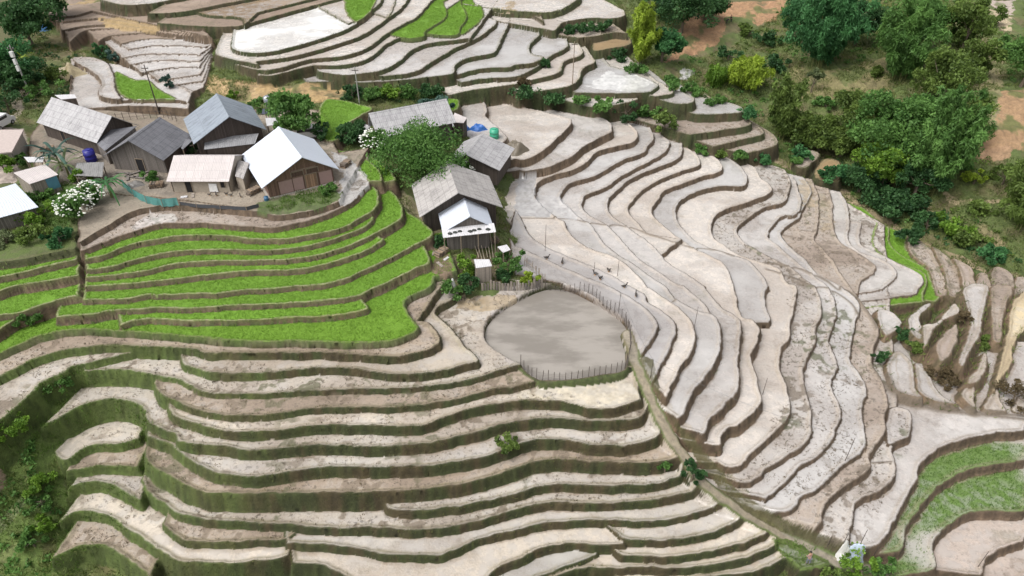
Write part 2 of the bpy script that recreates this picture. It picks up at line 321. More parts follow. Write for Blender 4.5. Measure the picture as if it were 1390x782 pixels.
for k, (L, f, rs, cl, pts) in enumerate(T):
    poly, n = slab_polygon(L, cl, pts)
    SL.append((L, f, rs, poly))
    step = 9 if cl else 7
    for w in poly[4:n:step]: M.append([w[0], w[1], L - 2.2])
M = np.array(M)
_, keep = np.unique(np.round(M[:, :2] / 1.2), axis=0, return_index=True); M = M[keep]
d = np.hypot(M[:, None, 0] - M[None, :, 0], M[:, None, 1] - M[None, :, 1])
n = len(M); A = np.zeros((n + 3, n + 3)); A[:n, :n] = -d + np.eye(n) * .8
A[:n, n] = 1; A[:n, n + 1:] = M[:, :2]; A[n:, :n] = A[:n, n:].T
w = np.linalg.solve(A, np.r_[M[:, 2], 0, 0, 0])
cx = np.arange(X[0], X[-1] + 2.5, 2.2); cy = np.arange(Y[0], Y[-1] + 2.5, 2.2)
cgx, cgy = np.meshgrid(cx, cy)
cz = w[n] + w[n + 1] * cgx + w[n + 2] * cgy
for i in range(n): cz -= w[i] * np.hypot(cgx - M[i, 0], cgy - M[i, 1])
fi = (Y - cy[0]) / 2.2; fj = (X - cx[0]) / 2.2
i0 = np.clip(fi.astype(int), 0, len(cy) - 2); j0 = np.clip(fj.astype(int), 0, len(cx) - 2)
fi = (fi - i0)[:, None]; fj = (fj - j0)[None, :]
Z = (cz[i0][:, j0] * (1 - fj) + cz[i0][:, j0 + 1] * fj) * (1 - fi) + (cz[i0 + 1][:, j0] * (1 - fj) + cz[i0 + 1][:, j0 + 1] * fj) * fi
N1 = fbm(GX, GY, 3.0); N2 = fbm(GX + 50, GY, 0.9, 2); N3 = fbm(GX, GY + 90, 11.0); N4 = vnoise(GX, GY, .33)
Z = Z + (N1 - .5) * 1.1 + (N2 - .5) * .35

# the hillside stays below the plots that were cut into it
bx, by = to_px(GX, GY, Z)
reg = ((by > 445) & (bx < 1060)) | ((bx > 735) & (by > 160)) | ((by < 165) & (bx > 300) & (bx < 850))
INL = np.full(Z.shape, -99.0)
for (L, f, rs, poly), q in zip(SL, T):
    if q[3] in ('B', 'B12', 'C', 'D', 'E'):
        m = inside_mask(poly)
        if m: v = INL[m[0]:m[1], m[2]:m[3]]; v[m[4]] = np.maximum(v[m[4]], L)
clip = reg & (INL > -50) & (Z > INL - .5); Z[clip] = INL[clip] - .5
ID = np.full(Z.shape, -1, np.int16); SD = np.zeros(Z.shape); Z2 = np.full(Z.shape, -99.0); ID2 = ID.copy(); SD2 = SD.copy()
NG = np.zeros(Z.shape + (2,)); NG2 = NG.copy(); SLP = np.ones(Z.shape); SLP2 = SLP.copy()
wob = (fbm(GX, GY, 1.6, 2) - .5) * .34 + (vnoise(GX, GY, .45) - .5) * .12
BAND = 1.5
for k, (L, f, rs, poly) in enumerate(SL):
    m = inside_mask(poly)
    if m is None: continue
    r0, r1, c0, c1, ins = m
    pad = 14
    R0, R1, C0, C1 = max(r0 - pad, 0), min(r1 + pad, NY), max(c0 - pad, 0), min(c1 + pad, NX)
    D = np.full(Z.shape, BAND); band_distance(poly, D, BAND)
    sd = -D[R0:R1, C0:C1]
    sub = sd[r0 - R0:r1 - R0, c0 - C0:c1 - C0]; sub[ins] *= -1
    s2 = np.where(np.abs(sd) < BAND, sd + wob[R0:R1, C0:C1] * np.clip(1.4 - np.abs(sd), 0, 1), sd)
    green = f in ('green', 'sparse')
    bund = (.13 if green else .17) * np.exp(-((s2 - .2) / .2) ** 2)
    if f in ('yard', 'weed', 'brown2', 'tan'): bund = 0
    slope = {'grass': 3.6, 'brown': 3.8, 'lip': 4, 'dark': 2.2, 'brushy': 2.4}[rs]
    z = np.where(s2 > 0, L + bund, L + slope * s2 + .06 * np.exp(-(s2 / .12) ** 2))
    z = np.where(sd <= -BAND + .02, -99, z)
    Zs = Z[R0:R1, C0:C1]
    win = z > Zs
    z2 = Z2[R0:R1, C0:C1]; i2 = ID2[R0:R1, C0:C1]
    z2[win] = Zs[win]; i2[win] = ID[R0:R1, C0:C1][win]; d2 = SD2[R0:R1, C0:C1]; d2[win] = SD[R0:R1, C0:C1][win]
    w2 = ~win & (z > z2); z2[w2] = z[w2]; i2[w2] = k; d2[w2] = s2[w2]
    gy_, gx_ = np.gradient(s2, Y[R0:R1], X[C0:C1]); gl = np.maximum(np.hypot(gx_, gy_), .3); gg = np.stack([gx_ / gl, gy_ / gl], -1)
    n1_ = NG[R0:R1, C0:C1]; n2_ = NG2[R0:R1, C0:C1]; s1_ = SLP[R0:R1, C0:C1]; sl2_ = SLP2[R0:R1, C0:C1]
    n2_[win] = n1_[win]; sl2_[win] = s1_[win]; n1_[win] = gg[win]; s1_[win] = slope; n2_[w2] = gg[w2]; sl2_[w2] = slope
    Zs[win] = z[win]; ID[R0:R1, C0:C1][win] = k; SD[R0:R1, C0:C1][win] = s2[win]

# slide grid points onto the crest and foot of every wall so that the edges run clean
DYR = np.gradient(Y)[:, None] * np.ones((1, NX)); LIMX, LIMY = .6 * DX, .6 * DYR
VX, VY = GX.copy(), GY.copy(); moved = np.zeros(Z.shape, bool); FOOT = np.zeros(Z.shape, bool)
lev = np.array([q[0] for q in SL]); on_ = ID >= 0
def slide(cond, dist, nrm):
    dx, dy = dist * nrm[..., 0], dist * nrm[..., 1]
    ok = cond & ~moved & (np.abs(dx) <= LIMX) & (np.abs(dy) <= LIMY)
    VX[ok] += dx[ok]; VY[ok] += dy[ok]; moved[ok] = True
    return ok
ok = slide(on_ & (np.abs(SD) < .4), -SD, NG); SD[ok] = 0; Z[ok] = lev[ID[ok]] + .06
h_ = Z - Z2
ok = slide(on_ & (SD < -.02) & (ID2 >= 0) & (SD2 > 0), -h_ / SLP, NG); Z[ok] = Z2[ok]; FOOT |= ok
ok = slide((SD > 0) & (ID2 >= 0) & (SD2 < -.02) & on_, h_ / SLP2, NG2); FOOT |= ok
# the fish pond is dug into the terrace, its bank follows the survey
POND_OUT = np.array([at(x, y, -1.8)[:2] for x, y in smooth(P('z3:480,75 600,85 760,130 900,220 1010,300 1080,370 1085,460 1050,600 1000,680 800,715 600,730 450,735 300,640 180,580 60,440 90,330 150,260 300,170 400,110'), 4, True)])
POND_IN = np.array([at(x, y, -1.9)[:2] for x, y in smooth(P('z3:540,108 640,122 760,176 900,262 1010,352 1022,450 1015,540 995,640 850,668 650,700 450,700 330,610 230,555 130,485 102,420 120,345 200,265 330,185 440,130'), 4, True)])
def sdf(poly, band=1.5):
    D = np.full(Z.shape, band); band_distance(poly, D, band); m = inside_mask(poly)
    S = -D; S[m[0]:m[1], m[2]:m[3]][m[4]] *= -1
    return S
BANK = np.zeros(Z.shape, bool)
S = sdf(POND_OUT)
z = np.where(S > 0, -1.75 + .08 * N2, -1.75 + 2.8 * S); win = (z > Z) & (S > -1.4); Z[win] = z[win]; ID[win] = -2; SD[win] = S[win]
S = sdf(POND_IN)
VX = np.where(np.abs(S) < 1.2, GX, VX); VY = np.where(np.abs(S) < 1.2, GY, VY); cut = S > -.35; Z[cut] = np.minimum(Z[cut], -1.75 - 2.6 * (S[cut] + .35)); Z[S > .2] = -3.2

# low footpath banks that cross the paddies
LINES = [(P('6:30,378 200,380 300,385 440,410 580,420 700,460 850,510 940,535 1050,545 1150,575'), .2), (P('7:0,615 150,640 300,700 380,760 11:400,0 480,60 550,150 600,240'), .3), (P('7:0,650 100,680 250,740 11:330,10 450,90 500,180'), .25),
         (P('11:560,420 620,500 690,580 800,630 950,660 1150,680 1368,705'), .45), (P('11:640,460 700,560 850,620 1000,650 1200,670 1368,690'), .3), (P('7:170,440 255,450'), .15), (P('10:830,80 850,65'), .15), (P('15:560,185 660,178'), .15), (P('7:100,365 140,370'), .15)]
BUND = np.zeros(Z.shape)
for pts, wd in LINES:
    p = smooth(pts, 4)
    q = []
    for x, y in p:      # walk the sight line down to the ground
        z = 0.0
        for _ in range(12):
            a = at(x, y, z); r, c = min(np.searchsorted(Y, a[1]), NY - 1), min(max(np.searchsorted(X, a[0]), 0), NX - 1); z = .5 * z + .5 * Z[r, c]
        q.append(a[:2])
    D = np.full(Z.shape, 1.2); band_distance(np.array(q), D, 1.2, closed=False)
    g = np.exp(-(D / (wd * .85)) ** 2); g[D >= 1.19] = 0
    BUND = np.maximum(BUND, g)
Z = Z + .16 * BUND * (ID >= 0)

def walk(pts):
    q = [at(x, y, z) for x, y, z in pts]; q = smooth([p for p in q], 5)
    D = np.full(Z.shape, 9.0); H = np.zeros(Z.shape)
    for a, b in zip(q[:-1], q[1:]):
        r0, r1 = np.searchsorted(Y, min(a[1], b[1]) - 1.6), np.searchsorted(Y, max(a[1], b[1]) + 1.6); c0, c1 = np.searchsorted(X, min(a[0], b[0]) - 1.6), np.searchsorted(X, max(a[0], b[0]) + 1.6)
        dx, dy = b[0] - a[0], b[1] - a[1]; xx = X[None, c0:c1] - a[0]; yy = Y[r0:r1, None] - a[1]
        u = np.clip((xx * dx + yy * dy) / (dx * dx + dy * dy), 0, 1); d = np.hypot(xx - u * dx, yy - u * dy)
        w = d < D[r0:r1, c0:c1]; D[r0:r1, c0:c1][w] = d[w]; H[r0:r1, c0:c1][w] = (a[2] + (b[2] - a[2]) * u)[w]
    return D, H
PD, PHT = walk([(852,452,-1.6)] + PATH[1:] + [(1200,775,zm(-14.2))])
PK = 1 - sstep(.5, 1.15, PD + (N2 - .5) * .3)
Z = Z * (1 - PK) + PHT * PK
ID[PK > .85] = -3; VX = np.where(PK > .3, GX, VX); VY = np.where(PK > .3, GY, VY)

def gz(x, y):
    r = np.clip(np.searchsorted(Y, y) - 1, 0, NY - 2); c = np.clip(((np.asarray(x) - X[0]) / DX).astype(int), 0, NX - 2)
    fx = np.clip((x - X[c]) / DX, 0, 1); fy = np.clip((y - Y[r]) / (Y[r + 1] - Y[r]), 0, 1)
    return (Z[r, c] * (1 - fx) + Z[r, c + 1] * fx) * (1 - fy) + (Z[r + 1, c] * (1 - fx) + Z[r + 1, c + 1] * fx) * fy
def hit(px, py):
    """first ground point under a map point"""
    d = at(px, py, 0) - CAM; d /= np.linalg.norm(d)
    tt = np.arange(38, 260, .12); q = CAM + tt[:, None] * d
    ok = (q[:, 0] > X[0]) & (q[:, 0] < X[-2]) & (q[:, 1] > Y[0]) & (q[:, 1] < Y[-2])
    h = gz(np.clip(q[:, 0], X[0], X[-2]), np.clip(q[:, 1], Y[0], Y[-2]))
    b = np.nonzero(ok & (q[:, 2] <= h))[0]
    if len(b) == 0: q = at(px, py, 0); return np.array([q[0], q[1], 0.0])
    q = q[b[0]]; return np.array([q[0], q[1], float(gz(q[0], q[1]))])

# ------------------------------------------------------------------ ground colours
PXX, PXY = to_px(GX, GY, Z)
def px_mask(pts, soft=6.0):
    poly = np.array(pts, float)
    x0, x1, y0, y1 = poly[:, 0].min() - 12, poly[:, 0].max() + 12, poly[:, 1].min() - 12, poly[:, 1].max() + 12
    rr, cc = np.nonzero((PXX > x0) & (PXX < x1) & (PXY > y0) & (PXY < y1))
    x = PXX[rr, cc] + (N2[rr, cc] - .5) * soft * 2; y = PXY[rr, cc] + (N1[rr, cc] - .5) * soft * 1.5
    ins = np.zeros(len(rr), bool)
    for a, b in zip(poly, np.roll(poly, -1, 0)):
        if a[1] == b[1]: continue
        ins ^= ((a[1] > y) != (b[1] > y)) & (x < (b[0] - a[0]) * (y - a[1]) / (b[1] - a[1]) + a[0])
    return rr[ins], cc[ins]
c3 = lambda *v: np.array(v)
FIELD = {  # albedo, wetness, clods
 'pale': (c3(.49,.458,.432), .7, .3), 'wetpale': (c3(.445,.425,.408), .9, .2), 'cream': (c3(.535,.485,.435), .6, .2), 'lane': (c3(.38,.36,.35), 1.0, .05), 'wetbrown': (c3(.43,.385,.34), .7, .3), 'cream2': (c3(.58,.48,.31), .5, .1),
 'stub': (c3(.455,.415,.378), .5, 1.0), 'brown': (c3(.36,.30,.25), .4, .8), 'wet': (c3(.42,.41,.40), 1.0, 0.0), 'white': (c3(.76,.75,.72), 1.0, 0.0), 'brownwater': (c3(.27,.19,.115), .9, 0.0),  # the white pool has its sky reflection painted into the base colour
 'green': (c3(.125,.25,.02), .0, .0), 'sparse': (c3(.16,.24,.05), .5, .1), 'yard': (c3(.30,.255,.20), .0, .5), 'weed': (c3(.10,.14,.035), 0, .3),
 'pink': (c3(.43,.36,.31), .5, .4), 'soil': (c3(.31,.24,.185), .1, .5), 'pinksoil': (c3(.30,.22,.165), 0, .6), 'tan': (c3(.30,.21,.11), .1, .2)}
COL = np.zeros(Z.shape + (3,)); WET = np.zeros(Z.shape); CLOD = np.zeros(Z.shape)
nb = sstep(.26, .56, N1)[..., None]
GRASSY = c3(.085,.115,.032); OLIVE = c3(.125,.11,.052); DRY = c3(.20,.165,.085); SOILC = c3(.15,.108,.068)
COL[:] = (GRASSY * nb + OLIVE * (1 - nb)) * (.8 + .5 * N2[..., None])
CLOD[:] = .4
RS = np.full(Z.shape, '', dtype='<U1')
lut_col = np.array([FIELD[f][0] * (1 + .10 * (RNG.random() - .5)) for (_, f, _, _) in SL]); lut_wet = np.array([FIELD[f][1] for (_, f, _, _) in SL]); lut_clod = np.array([FIELD[f][2] for (_, f, _, _) in SL])
lut_rs = np.array([{'grass': 0, 'brown': 1, 'lip': 2, 'dark': 3, 'brushy': 4}[rs] for (_, _, rs, _) in SL])
isgreen = np.array([f == 'green' for (_, f, _, _) in SL]); issparse = np.array([f == 'sparse' for (_, f, _, _) in SL])
on = ID >= 0; idx = np.where(on, ID, 0)
fc = lut_col[idx].copy(); wet = lut_wet[idx]; clod = lut_clod[idx]
patch = sstep(.38, .66, fbm(GX * .6, GY, 4.5, 3))[..., None]       # drying and flooded areas inside a plot
gr = isgreen[idx]; sp = issparse[idx]
fc = np.where(gr[..., None], fc * (.9 + .2 * N1[..., None]), fc * (1 - patch * c3(.24,.265,.28)) * (.92 + .14 * N2[..., None]))
spm = sstep(.50, .72, fbm(GX * .7, GY, 5.0, 4))[..., None]
fc = np.where(sp[..., None], c3(.40,.375,.33) * spm + c3(.115,.19,.045) * (1 - spm), fc)
wet = np.where(gr, 0, wet * (1 - .45 * patch[..., 0]))
dfoot = np.where((SD2 < 0) & (ID2 >= 0) & (SD > 0), np.maximum(Z - Z2, 0) / SLP2, 9)       # silt and mud gathers along the inner edge
inner = (np.exp(-(dfoot / .55) ** 1.5) * sstep(.3, .7, N1) * .75)[..., None]
fc = np.where(gr[..., None], fc * (1 - .25 * inner), fc * (1 - inner) + c3(.25,.195,.145) * inner)
furrow = (.5 + .5 * np.sin(SD * 9 + 5 * fbm(GX, GY, 2.5, 2))) * sstep(.45, .6, fbm(GX + 70, GY, 7, 2)) * np.clip(1.3 - SD, 0, 1)
fc = np.where(gr[..., None], fc, fc * (1 - .16 * furrow[..., None] * np.clip(clod * 1.2, 0, 1)[..., None]))
# riser colour
rsid = lut_rs[idx]
base_t = np.clip(-SD / .9, 0, 1)[..., None]
g1 = sstep(.40, .64, fbm(GX, GY, 1.1, 3) * .6 + fbm(GX, GY + 60, 6, 2) * .4)[..., None]
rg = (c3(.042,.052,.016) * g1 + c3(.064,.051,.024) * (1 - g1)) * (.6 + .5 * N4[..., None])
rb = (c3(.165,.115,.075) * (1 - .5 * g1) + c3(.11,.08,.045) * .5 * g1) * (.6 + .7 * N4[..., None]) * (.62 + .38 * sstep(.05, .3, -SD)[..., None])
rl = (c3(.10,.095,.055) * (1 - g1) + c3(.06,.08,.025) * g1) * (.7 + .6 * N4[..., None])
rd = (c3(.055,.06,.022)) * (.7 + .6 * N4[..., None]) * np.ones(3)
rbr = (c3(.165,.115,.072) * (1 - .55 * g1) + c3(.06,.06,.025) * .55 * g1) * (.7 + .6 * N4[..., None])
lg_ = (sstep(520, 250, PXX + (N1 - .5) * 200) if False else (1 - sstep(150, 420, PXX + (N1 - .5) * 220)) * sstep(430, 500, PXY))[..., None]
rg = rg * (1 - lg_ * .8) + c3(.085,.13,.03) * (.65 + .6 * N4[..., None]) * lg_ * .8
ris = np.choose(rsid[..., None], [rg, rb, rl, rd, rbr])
bank_w = np.where(gr, .06, np.choose(rsid, [.2, .14, .22, .16, .16]))
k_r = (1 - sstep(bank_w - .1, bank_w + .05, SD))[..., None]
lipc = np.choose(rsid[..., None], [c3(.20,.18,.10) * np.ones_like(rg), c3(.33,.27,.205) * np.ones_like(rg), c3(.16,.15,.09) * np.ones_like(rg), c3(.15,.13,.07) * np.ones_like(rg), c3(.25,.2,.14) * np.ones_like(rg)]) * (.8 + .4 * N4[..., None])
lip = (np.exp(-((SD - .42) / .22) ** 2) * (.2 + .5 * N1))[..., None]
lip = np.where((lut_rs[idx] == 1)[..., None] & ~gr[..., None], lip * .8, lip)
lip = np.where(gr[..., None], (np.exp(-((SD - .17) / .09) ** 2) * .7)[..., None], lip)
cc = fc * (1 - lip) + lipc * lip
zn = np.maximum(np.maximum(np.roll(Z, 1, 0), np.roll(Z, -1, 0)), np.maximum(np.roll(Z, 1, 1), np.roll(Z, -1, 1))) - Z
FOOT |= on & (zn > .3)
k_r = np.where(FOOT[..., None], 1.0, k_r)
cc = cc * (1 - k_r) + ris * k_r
COL = np.where(on[..., None], cc, COL); WET = np.where(on, wet * (1 - k_r[..., 0]) * (1 - lip[..., 0]), 0); CLOD = np.where(on, clod * (1 - k_r[..., 0]), CLOD)
bk = ID == -2
COL = np.where(bk[..., None], np.where((S > -.5)[..., None], c3(.13,.11,.075), c3(.065,.085,.028)) * (.7 + .6 * N4[..., None]), COL)
COL = COL * (1 - .9 * BUND[..., None] * on[..., None]) + c3(.15,.122,.092) * .9 * BUND[..., None] * on[..., None]
WET *= 1 - BUND
def paint(s, col, amt=1.0, wet_to=None, soft=6, only=None, pts=None):
    r, c = px_mask(pts if pts is not None else P(s), soft)
    if only is not None: k = only[r, c]; r, c = r[k], c[k]
    v = (np.array(col) * (.62 + .45 * N2[r, c] + .35 * N4[r, c])[:, None])
    if only is base_only: amt = (amt * (1 - .8 * sstep(.54, .66, fbm(X[c] + 31, Y[r] * .7, 2.8, 4))))[:, None]
    COL[r, c] = COL[r, c] * (1 - amt) + v * amt
    if wet_to is not None: WET[r, c] = wet_to
base_only = ID == -1
# bare slopes, tracks and banks between the plots
paint('1:-60,450 100,455 240,450 330,420 400,450 470,470 440,530 300,545 100,535 -60,560', (.36,.25,.12), 1, only=base_only)
paint('0:1080,380 1200,430 1368,440 1368,545 1250,540 1090,470', (.38,.27,.14), 1, only=base_only)
paint('0:530,90 700,110 850,140 830,175 700,160 560,150', (.36,.26,.13), .9)
paint('0:360,0 520,0 580,80 540,110 480,60 380,30', (.34,.24,.13), .9, only=base_only)
paint('0:190,250 420,240 480,330 380,330 300,420 230,380 200,320', (.26,.21,.12), .8, only=base_only)
paint('0:50,440 110,470 180,500 240,570 200,580 130,520 120,600 60,670 60,560', (.34,.29,.22), 1, only=base_only)
paint('m:-60,175 36,175 36,205 20,250 -60,245', (.37,.31,.27), 1, only=base_only)
paint('2:830,180 920,100 1060,50 1100,-20 1368,-20 1368,80 1290,130 1220,100 1120,80 1100,200 1060,240 960,280 870,300 800,340 780,320 850,270', (.33,.19,.105), .9, only=base_only)
paint('3:0,0 110,0 90,60 40,110 0,120', (.33,.19,.105), .9, only=base_only)
paint('2:880,370 960,380 920,420 870,415', (.45,.44,.43), 1, wet_to=1, only=base_only)
paint('3:120,330 330,390 650,300 680,480 620,540 380,560 200,520 110,440', (.21,.18,.085), .85, only=base_only, soft=10)
paint('3:1100,260 1280,240 1260,420 1230,500 1280,600 1240,680 1060,700 1080,480', (.27,.235,.125), .85, only=base_only, soft=10)
paint('3:1230,500 1400,470 1400,800 1030,800 1030,720 1230,690', (.34,.21,.12), .9, only=base_only, soft=8)
paint('3:1080,10 1310,90 1300,160 1200,130 1090,60', (.42,.34,.23), .9, only=base_only, soft=8)
paint('3:1180,0 1310,0 1310,80 1250,70', (.40,.33,.29), .9, only=base_only)
paint('7:1030,0 1300,0 1300,60 1050,60', (.33,.21,.125), .9, only=base_only)
paint('7:940,230 1020,280 1290,280 1300,300 1010,310 930,250', (.33,.26,.16), .9, only=base_only)
paint('7:760,300 900,310 1100,400 1250,480 1290,560 1100,480 900,380 760,340', (.25,.20,.11), .7, only=base_only, soft=12)
paint('7:0,40 150,90 380,200 480,270 600,360 760,440 900,530 1100,600 1368,690 1368,730 1100,650 900,570 740,480 580,390 440,290 300,200 0,75', (.31,.235,.15), .8, only=base_only)
paint('2:860,700 1368,720 1368,782 900,782', (.22,.17,.09), .5, only=base_only)
ON_P = (PD < 1.0)
COL = np.where((PD < .9)[..., None], COL * sstep(.28, .62, PD + (N2 - .5) * .45)[..., None] + c3(.28,.245,.19) * (.8 + .4 * N4[..., None]) * (1 - sstep(.28, .62, PD + (N2 - .5) * .45)[..., None]), COL); WET[PD < .8] = .1; CLOD[PD < .8] = .3
paint('5:920,520 990,520 1030,660 1000,720 940,680', (.20,.145,.10), 1)
paint('m:545,255 575,290 610,330 600,345 570,310 540,285', (.30,.25,.16), .7, only=base_only)
paint('', (.085,.078,.035), .92, soft=3, pts=[(868,480),(885,490),(900,556),(940,592),(962,618),(982,642),(1000,667),(1040,692),(1090,717),(1180,747),(1180,757),(1110,742),(1060,722),(1010,694),(975,663),(948,626),(921,590),(896,546),(872,500)])
paint('12:0,335 45,290 30,240 0,200 -80,200 -80,330', (.33,.24,.19), 1)
paint('12:0,560 70,490 150,380 125,355 60,410 0,470 -80,540 -80,640', (.50,.45,.39), 1, soft=2)
paint('12:0,755 60,700 100,620 100,600 30,640 -60,680 -60,800', (.36,.27,.21), 1)
paint('15:40,590 130,600 330,700 340,740 180,750 60,650', (.085,.12,.03), 1)
paint('', (.10,.155,.036), .85, pts=[(-80,470),(95,500),(130,560),(80,620),(95,690),(70,790),(-80,790)], only=base_only)
paint('4:420,430 560,290 720,280 790,320 600,410 430,520', (.24,.185,.135), 1, only=base_only)
paint('m:690,340 715,360 740,385 740,395 705,395 650,380 600,385 600,350 650,345', (.16,.12,.085), .8, only=base_only)
for pts, amt in [([(1070,395),(1130,390),(1240,580),(1215,640),(1170,745),(1010,640),(1080,520)], 1.1), ([(0,480),(180,470),(420,500),(700,520),(880,560),(900,640),(500,650),(200,640),(60,560)], .75), ([(90,640),(400,640),(900,640),(1000,680),(700,700),(120,720)], .7)]:
    r, c = px_mask(pts, 10); k = (ID[r, c] >= 0) & (SD[r, c] > .15); CLOD[r[k], c[k]] = np.maximum(CLOD[r[k], c[k]], amt)
paint('5:380,20 480,60 570,130 590,200 540,250 460,320 430,310 450,150', (.40,.385,.37), .9, wet_to=.7)
paint('5:-10,290 150,265 380,225 440,240 430,285 250,345 0,365', (.075,.115,.03), .9)
paint('4:170,230 400,180 420,300 380,420 220,420 160,330', (.07,.13,.025), .95)
paint('6:0,330 10,180 60,150 110,150 100,260 190,350 180,375 40,375', (.37,.36,.355), .9, wet_to=1, only=(ID >= 0))
paint('6:110,250 240,270 340,375 250,375 140,310', (.43,.415,.405), .8, wet_to=1, only=(ID >= 0))
paint('m:60,175 150,215 230,240 235,265 130,260 60,235', (.20,.175,.145), .7)
# dark wet tillage on the paddies
for s, col, w_ in [('4:690,420 800,350 930,360 930,410 720,440', (.50,.45,.42), .9), ('9:1060,20 1368,40 1368,100 1190,120 1050,110', (.36,.285,.19), .9), ('1:1290,75 1360,80 1368,10 1330,10', (.3,.22,.12), .4),
    ('10:0,560 500,470 560,470 660,590 400,640 0,590', (.53,.485,.41), .7), ('2:380,460 500,380 700,420 740,450 600,480', (.55,.54,.52), 1), ('7:180,170 240,190 270,320 190,330', (.34,.27,.185), .5), ('7:270,230 330,260 360,430 290,460', (.33,.265,.19), .5)]:
    paint(s, col, .85, wet_to=w_, only=(ID >= 0) & (SD > .2))

# stubble, clods and footprints; silt is browner on the lower left hillside
bl = sstep(.545, .62, fbm(GX + 13, GY, .8, 3)) * sstep(.40, .56, fbm(GX, GY + 44, 3.6, 3)) * np.clip(CLOD, 0, 1) * (on & (SD > .15))
gm = sstep(.55, .7, fbm(GX + 5, GY + 15, 6, 2))[..., None]
COL = COL * (1 - .72 * bl[..., None]) + (c3(.15,.12,.09) * (1 - gm) + c3(.09,.10,.05) * gm) * .72 * bl[..., None]
WET *= 1 - .8 * bl
ll = np.zeros(Z.shape); r, c = px_mask([(-60,440),(300,440),(660,400),(690,500),(860,490),(1080,745),(1000,830),(-60,830)], 4); ll[r, c] = 1
COL = COL * (1 - ll[..., None] * c3(.03,.06,.13))
# ------------------------------------------------------------------ materials
def nodes(name):
    m = bpy.data.materials.new(name); m.use_nodes = True; nt = m.node_tree
    return m, nt, nt.nodes['Principled BSDF']
def N(nt, kind, **kw):
    n = nt.nodes.new(kind)
    for k, v in kw.items():
        if k in n.inputs: n.inputs[k].default_value = v
        else: setattr(n, k, v)
    return n
def mathn(nt, op, a, b=None, c=None):
    n = nt.nodes.new('ShaderNodeMath'); n.operation = op
    for i, v in enumerate((a, b, c)):
        if v is None: continue
        if isinstance(v, (int, float)): n.inputs[i].default_value = v
        else: nt.links.new(v, n.inputs[i])
    return n.outputs[0]
def mix(nt, fac, a, b, mode='MIX'):
    n = nt.nodes.new('ShaderNodeMix'); n.data_type = 'RGBA'; n.blend_type = mode
    for i, v in ((0, fac), (6, a), (7, b)):
        if isinstance(v, (int, float)): n.inputs[i].default_value = v
        elif isinstance(v, tuple): n.inputs[i].default_value = (*v, 1)
        else: nt.links.new(v, n.inputs[i])
    return n.outputs[2]
def noise(nt, scale, detail=3, vec=None, rough=.55):
    n = N(nt, 'ShaderNodeTexNoise', Scale=scale, Detail=detail, Roughness=rough)
    if vec is not None: nt.links.new(vec, n.inputs['Vector'])
    return n.outputs['Fac']
def ramp(nt, fac, a, b):
    n = N(nt, 'ShaderNodeMapRange'); n.interpolation_type = 'SMOOTHSTEP'
    n.inputs[1].default_value = a; n.inputs[2].default_value = b
    nt.links.new(fac, n.inputs[0]); return n.outputs[0]

